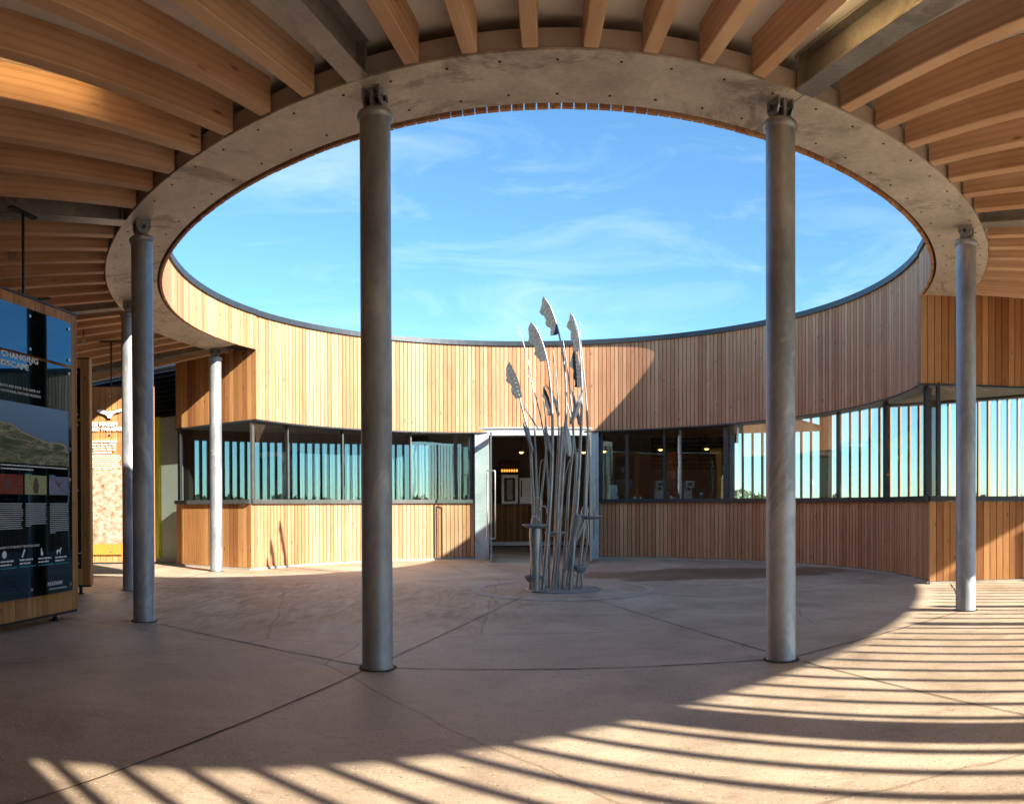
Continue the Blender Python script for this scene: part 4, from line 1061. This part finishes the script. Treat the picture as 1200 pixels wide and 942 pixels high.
pot(744, .05, .10, 'small grey jar between the pots and the coffee machines', 'cream')
pot(751, .05, .09, 'low grey jar just left of the first coffee machine', 'sage')
pot(787, .04, .10, 'small yellow tin beside the person in the cafe', 'yellow', 'tin')
pot(822, .06, .17, 'dark jar between the coffee machine and the amber board', 'grey_wall')
c = on_bench(720, .36); mb = MB(); mb.box(c.x-.08, c.x+.08, c.y+.13, c.y+.15, c.z+.002, c.z+.36)
tag(mb.build('framed_notice', M['jar']), 'upright bright framed card behind the white pot', 'notice')
a = circ_phi(796.5, R_LO+.14); p = P(R_LO+.2, a)
mb = MB(); mb.tube([(p.x, p.y, 1.03), (p.x-.004, p.y, 2.55)], .02, 10)
tag(mb.build('slim_pole', M['galv_door']), 'slim white vertical pole just inside the cafe window', 'pole')
# person behind the bench
def person():
    a = circ_phi(789.5, 5.9); p = P(5.9, a); x, y = p.x, p.y
    V = [(0, 0, .98), (0, 0, 1.12), (0, -.01, 1.30), (0, 0, 1.46), (0, -.01, 1.55), (0, -.02, 1.66), (0, -.02, 1.76),
         (.09, 0, .93), (.11, .01, .50), (.12, .03, .08), (.12, -.10, .04), (-.09, 0, .93), (-.11, .02, .50), (-.12, .03, .08), (-.12, -.10, .04),
         (.18, 0, 1.43), (.24, -.02, 1.18), (.16, -.22, 1.10), (-.18, 0, 1.43), (-.24, -.02, 1.18), (-.14, -.22, 1.12)]
    E_ = [(0, 1), (1, 2), (2, 3), (3, 4), (4, 5), (5, 6), (0, 7), (7, 8), (8, 9), (9, 10), (0, 11), (11, 12), (12, 13), (13, 14), (3, 15), (15, 16), (16, 17), (3, 18), (18, 19), (19, 20)]
    rr = [.14, .125, .15, .12, .055, .09, .075, .095, .065, .045, .04, .095, .065, .045, .04, .06, .045, .035, .06, .045, .035]
    rot = .5; V = [(X*math.cos(rot)-Y*math.sin(rot), X*math.sin(rot)+Y*math.cos(rot), Z) for X, Y, Z in V]
    hands = []
    for wi, el in ((17, 16), (20, 19)):
        w = Vector(V[wi]); d = (w-Vector(V[el])).normalized(); s = Vector((-d.y, d.x, 0)).normalized(); palm = w+d*.06
        i0 = len(V); V.append(tuple(palm)); E_.append((wi, i0)); rr.append(.028)
        for k, ln in zip((-1.5, -.5, .5, 1.5), (.055, .065, .062, .045)):
            j = len(V); V.append(tuple(palm+d*.03+s*k*.016)); rr.append(.0095); E_.append((i0, j))
            V.append(tuple(palm+d*(.03+ln)+s*k*.019+Vector((0, 0, -.012)))); rr.append(.0085); E_.append((j, j+1))
        j = len(V); V.append(tuple(w+d*.04+s*.045)); rr.append(.011); E_.append((wi, j))
    me = bpy.data.meshes.new('person'); me.from_pydata(V, E_, []); o = bpy.data.objects.new('person', me); COL.objects.link(o)
    md = o.modifiers.new('s', 'SKIN'); md.use_smooth_shade = True
    for i, r_ in enumerate(rr): me.skin_vertices[0].data[i].radius = (r_, r_*(.72 if i < 4 else 1))
    me.skin_vertices[0].data[0].use_root = True
    o.modifiers.new('b', 'SUBSURF').levels = 1
    dg = bpy.context.evaluated_depsgraph_get(); m2 = bpy.data.meshes.new_from_object(o.evaluated_get(dg)); o.modifiers.clear(); o.data = m2
    m2.materials.clear()
    for k in ('navy', 'skin'): m2.materials.append(M[k])
    hv = [Vector(V[17]), Vector(V[20])]
    for pg in m2.polygons:
        c = pg.center; pg.use_smooth = True
        if c.z > 1.53 or min((c-h).length for h in hv) < .14 and c.z < 1.2 and (c.xy.length > .2): pg.material_index = 1
    o.location = (x, y, 0); tag(o, 'person in a dark blue top behind the cafe window bench beside the slim white pole', 'person')
    hc = Vector((-.02*-math.sin(rot), -.02*math.cos(rot), 1.69))
    mb = MB(); prof = [(0, .115)]+[(.098*math.cos(q), .115*math.sin(q)) for q in (1.2, .8, .4, 0, -.3)]+[(.085, -.06)]
    mb.lathe(Vector((x, y+.02, 0))+hc, prof, 20); mb.build('hair', M['hair'], o)
    fd = Vector((math.sin(rot), -math.cos(rot), 0)); sd = Vector((math.cos(rot), math.sin(rot), 0)); fc_ = Vector((x, y, 0))+hc
    mb = MB(); mb.tube([fc_+fd*.08+UZ*.0, fc_+fd*.11-UZ*.03, fc_+fd*.085-UZ*.035], [.01, .014, .008], 8); mb.build('nose', M['skin'], o)
    for s in (-1, 1):
        mb = MB(); mb.lathe(fc_+fd*.083+sd*s*.033+UZ*.005, [(0, -.01), (.011, 0), (0, .01)], 8); mb.build('eye', M['hair'], o)
    mb = MB(); mb.obox(fc_+fd*.082-UZ*.062, sd, fd, UZ, .025, .006, .004); mb.build('mouth', M['skin'], o)
person()
# left room: bench, ornament, exit sign
TB = empty('window_table', (-1.6, 15.0, 0), 'pale timber table just inside the window left of the door', 'table')
y = 14.75; p, q = yc(505, 581, y), yc(531, 581, y)
mb = MB(); mb.box(p.x, q.x, y-.02, y+.4, p.z-.03, p.z); mb.build('tabletop', M['tan'], TB)
for xx in (p.x+.03, q.x-.07):
    for yy in (y+.0, y+.34):
        mb = MB(); mb.box(xx, xx+.04, yy, yy+.04, 0, p.z-.031); mb.build('leg', M['tan'], TB)
c = yc(517, 581, y+.15); OR = empty('wood_ornament', c, 'small tan ornament with a dark rounded top on the window table', 'ornament')
mb = MB(); mb.lathe((c.x, c.y, p.z+.001), [(0, 0), (.07, 0), (.075, .03), (.055, .1), (.03, .14), (0, .145)], 18); mb.build('body', M['tan'], OR)
mb = MB(); mb.lathe((c.x, c.y, p.z+.13), [(0, 0), (.04, .01), (.052, .045), (.04, .08), (0, .095)], 18); mb.build('top', M['hair'], OR)
p = yc(541, 518.5, 16.8); mb = MB(); mb.box(p.x-.07, p.x+.07, 16.8, 16.83, p.z-.03, p.z+.03); ex = mb.build('exit_sign', M['exit_green'])
tag(ex, 'small green lit sign high inside the window left of the door', 'sign')
mb = MB(); mb.box(p.x-.006, p.x+.006, 16.805, 16.825, p.z+.031, 2.815); mb.build('hanger', M['blackpaint'], ex)
# seats in the left room
for i, (u, v) in enumerate(((352, 590), (392, 590), (452, 590))):
    a = circ_phi(u, 7.2); c = P(7.0, a); t = empty('cafe_chair', c, ('dark chair behind the far left window near its corner', 'dark chair behind the left window between two mullions', 'dark chair behind the window nearest the left foreground column')[i], 'chair', 'chairs inside the left room')
    x, y, z = c
    mb = MB(); mb.box(x-.2, x+.2, y-.2, y+.2, .43, .46); mb.build('seat', M['shelf'], t)
    mb = MB(); mb.box(x-.2, x+.2, y+.18, y+.21, .62, .98); mb.build('backrest', M['shelf'], t)
    for sx in (-1, 1):
        for sy in (-1, 1):
            mb = MB(); mb.tube([(x+sx*.18, y+sy*.18, 0), (x+sx*.18, y+sy*.18, .429 if sy < 0 else .97)], .012, 8); mb.build('leg', M['blackpaint'], t)

# ------------------------------------------------------------------ far hedge
mb = MB(); rr = random.Random(5); v = []; f = []
for i in range(16000):
    a = rr.uniform(0, 2*pi); R = rr.gauss(85, 3.5); hmax = 1.5+.6*math.sin(a*17)+.4*math.sin(a*41+1)+.4*math.sin(a*97)
    z = rr.uniform(0, max(.8, hmax)); x, y = R*math.cos(a), R*math.sin(a)+5; s = rr.uniform(.35, .8); b1 = Vector((rr.gauss(0, 1), rr.gauss(0, 1), rr.gauss(0, 1))).normalized(); b2 = b1.orthogonal().normalized()
    c = Vector((x, y, z)); o = len(v); v += [c+b1*s, c+b2*s*.6, c-b1*s, c-b2*s*.6]; f.append((o, o+1, o+2, o+3))
mb.poly(v, f); o = mb.build('distant_hedge', M['leaf']); o['kind'] = 'stuff'; o['label'] = 'low dark hedge and scrub on the far horizon'; o['category'] = 'hedge'

# ------------------------------------------------------------------ light
W = bpy.data.worlds.new('World'); S.world = W; W.use_nodes = True; nt = W.node_tree; nt.nodes.clear()
out = nt.nodes.new('ShaderNodeOutputWorld'); bg = nt.nodes.new('ShaderNodeBackground'); nt.links.new(bg.outputs[0], out.inputs[0])
sky = nt.nodes.new('ShaderNodeTexSky'); sky.sky_type = 'NISHITA'; sky.sun_disc = False
sky.sun_elevation = rad(SUN_EL); sky.sun_rotation = rad(SUN_AZ); sky.air_density = 1.0; sky.dust_density = .15; sky.ozone_density = 3.0
bg.inputs['Strength'].default_value = .088
tc = nt.nodes.new('ShaderNodeTexCoord'); mp = nt.nodes.new('ShaderNodeMapping'); mp.inputs['Scale'].default_value = (1.6, 1.0, 6.5); mp.inputs['Rotation'].default_value = (0, .38, 0)
nt.links.new(tc.outputs['Generated'], mp.inputs[0])
n1 = noise(nt, mp.outputs[0], 2.4, 9, .62, .9)
mp2 = nt.nodes.new('ShaderNodeMapping'); mp2.inputs['Scale'].default_value = (1, 1, 1.6); nt.links.new(tc.outputs['Generated'], mp2.inputs[0])
n2 = noise(nt, mp2.outputs[0], 1.7, 3, .5)
m1 = ramp(nt, [(.50, (0, 0, 0)), (.80, (1, 1, 1))], n1); m2 = ramp(nt, [(.42, (0, 0, 0)), (.62, (1, 1, 1))], n2)
mm = nt.nodes.new('ShaderNodeMath'); mm.operation = 'MULTIPLY'; nt.links.new(m1, mm.inputs[0]); nt.links.new(m2, mm.inputs[1])
mk = nt.nodes.new('ShaderNodeMath'); mk.operation = 'MULTIPLY'; nt.links.new(mm.outputs[0], mk.inputs[0]); mk.inputs[1].default_value = .22
skc = mixc(nt, sky.outputs[0], (.60, .86, .92), 1.0, 'MULTIPLY')
cl = mixc(nt, skc, (5.0, 5.6, 6.0), mk.outputs[0])
nt.links.new(cl, bg.inputs['Color'])
sl = bpy.data.lights.new('sun', 'SUN'); sl.energy = 3.9; sl.angle = rad(.53); sl.color = (1, .90, .75)
so = bpy.data.objects.new('sun', sl); COL.objects.link(so)
a, el = rad(SUN_AZ), rad(SUN_EL); d = Vector((math.sin(a)*math.cos(el), math.cos(a)*math.cos(el), math.sin(el)))
so.rotation_euler = d.to_track_quat('Z', 'Y').to_euler(); so.location = d*40

# ------------------------------------------------------------------ camera
cd = bpy.data.cameras.new('camera'); cam = bpy.data.objects.new('camera', cd); COL.objects.link(cam); S.camera = cam
cd.type = 'PANO'; cd.panorama_type = 'CENTRAL_CYLINDRICAL'
cd.central_cylindrical_radius = 1.0
cd.central_cylindrical_range_u_min = -U0/F; cd.central_cylindrical_range_u_max = (1200-U0)/F
cd.central_cylindrical_range_v_min = (HZ-942)/F; cd.central_cylindrical_range_v_max = HZ/F
cd.clip_start = .05; cd.clip_end = 3000
fx = Vector((0, 1, -GY)).normalized(); rx = Vector((1, 0, -GX)); rx = (rx-fx*rx.dot(fx)).normalized(); up = rx.cross(fx)
mt = Matrix((rx, up, -fx)).transposed().to_4x4(); mt.translation = (0, 0, 1); cam.matrix_world = mt

S.view_settings.view_transform = 'Standard'; S.view_settings.look = 'None'; S.view_settings.exposure = 1.88; S.view_settings.gamma = 1
S.cycles.max_bounces = 10; S.cycles.diffuse_bounces = 7; S.cycles.glossy_bounces = 4; S.cycles.transparent_max_bounces = 12
S.cycles.caustics_reflective = False; S.cycles.caustics_refractive = False; S.cycles.sample_clamp_indirect = 6
S.cycles.use_denoising = True
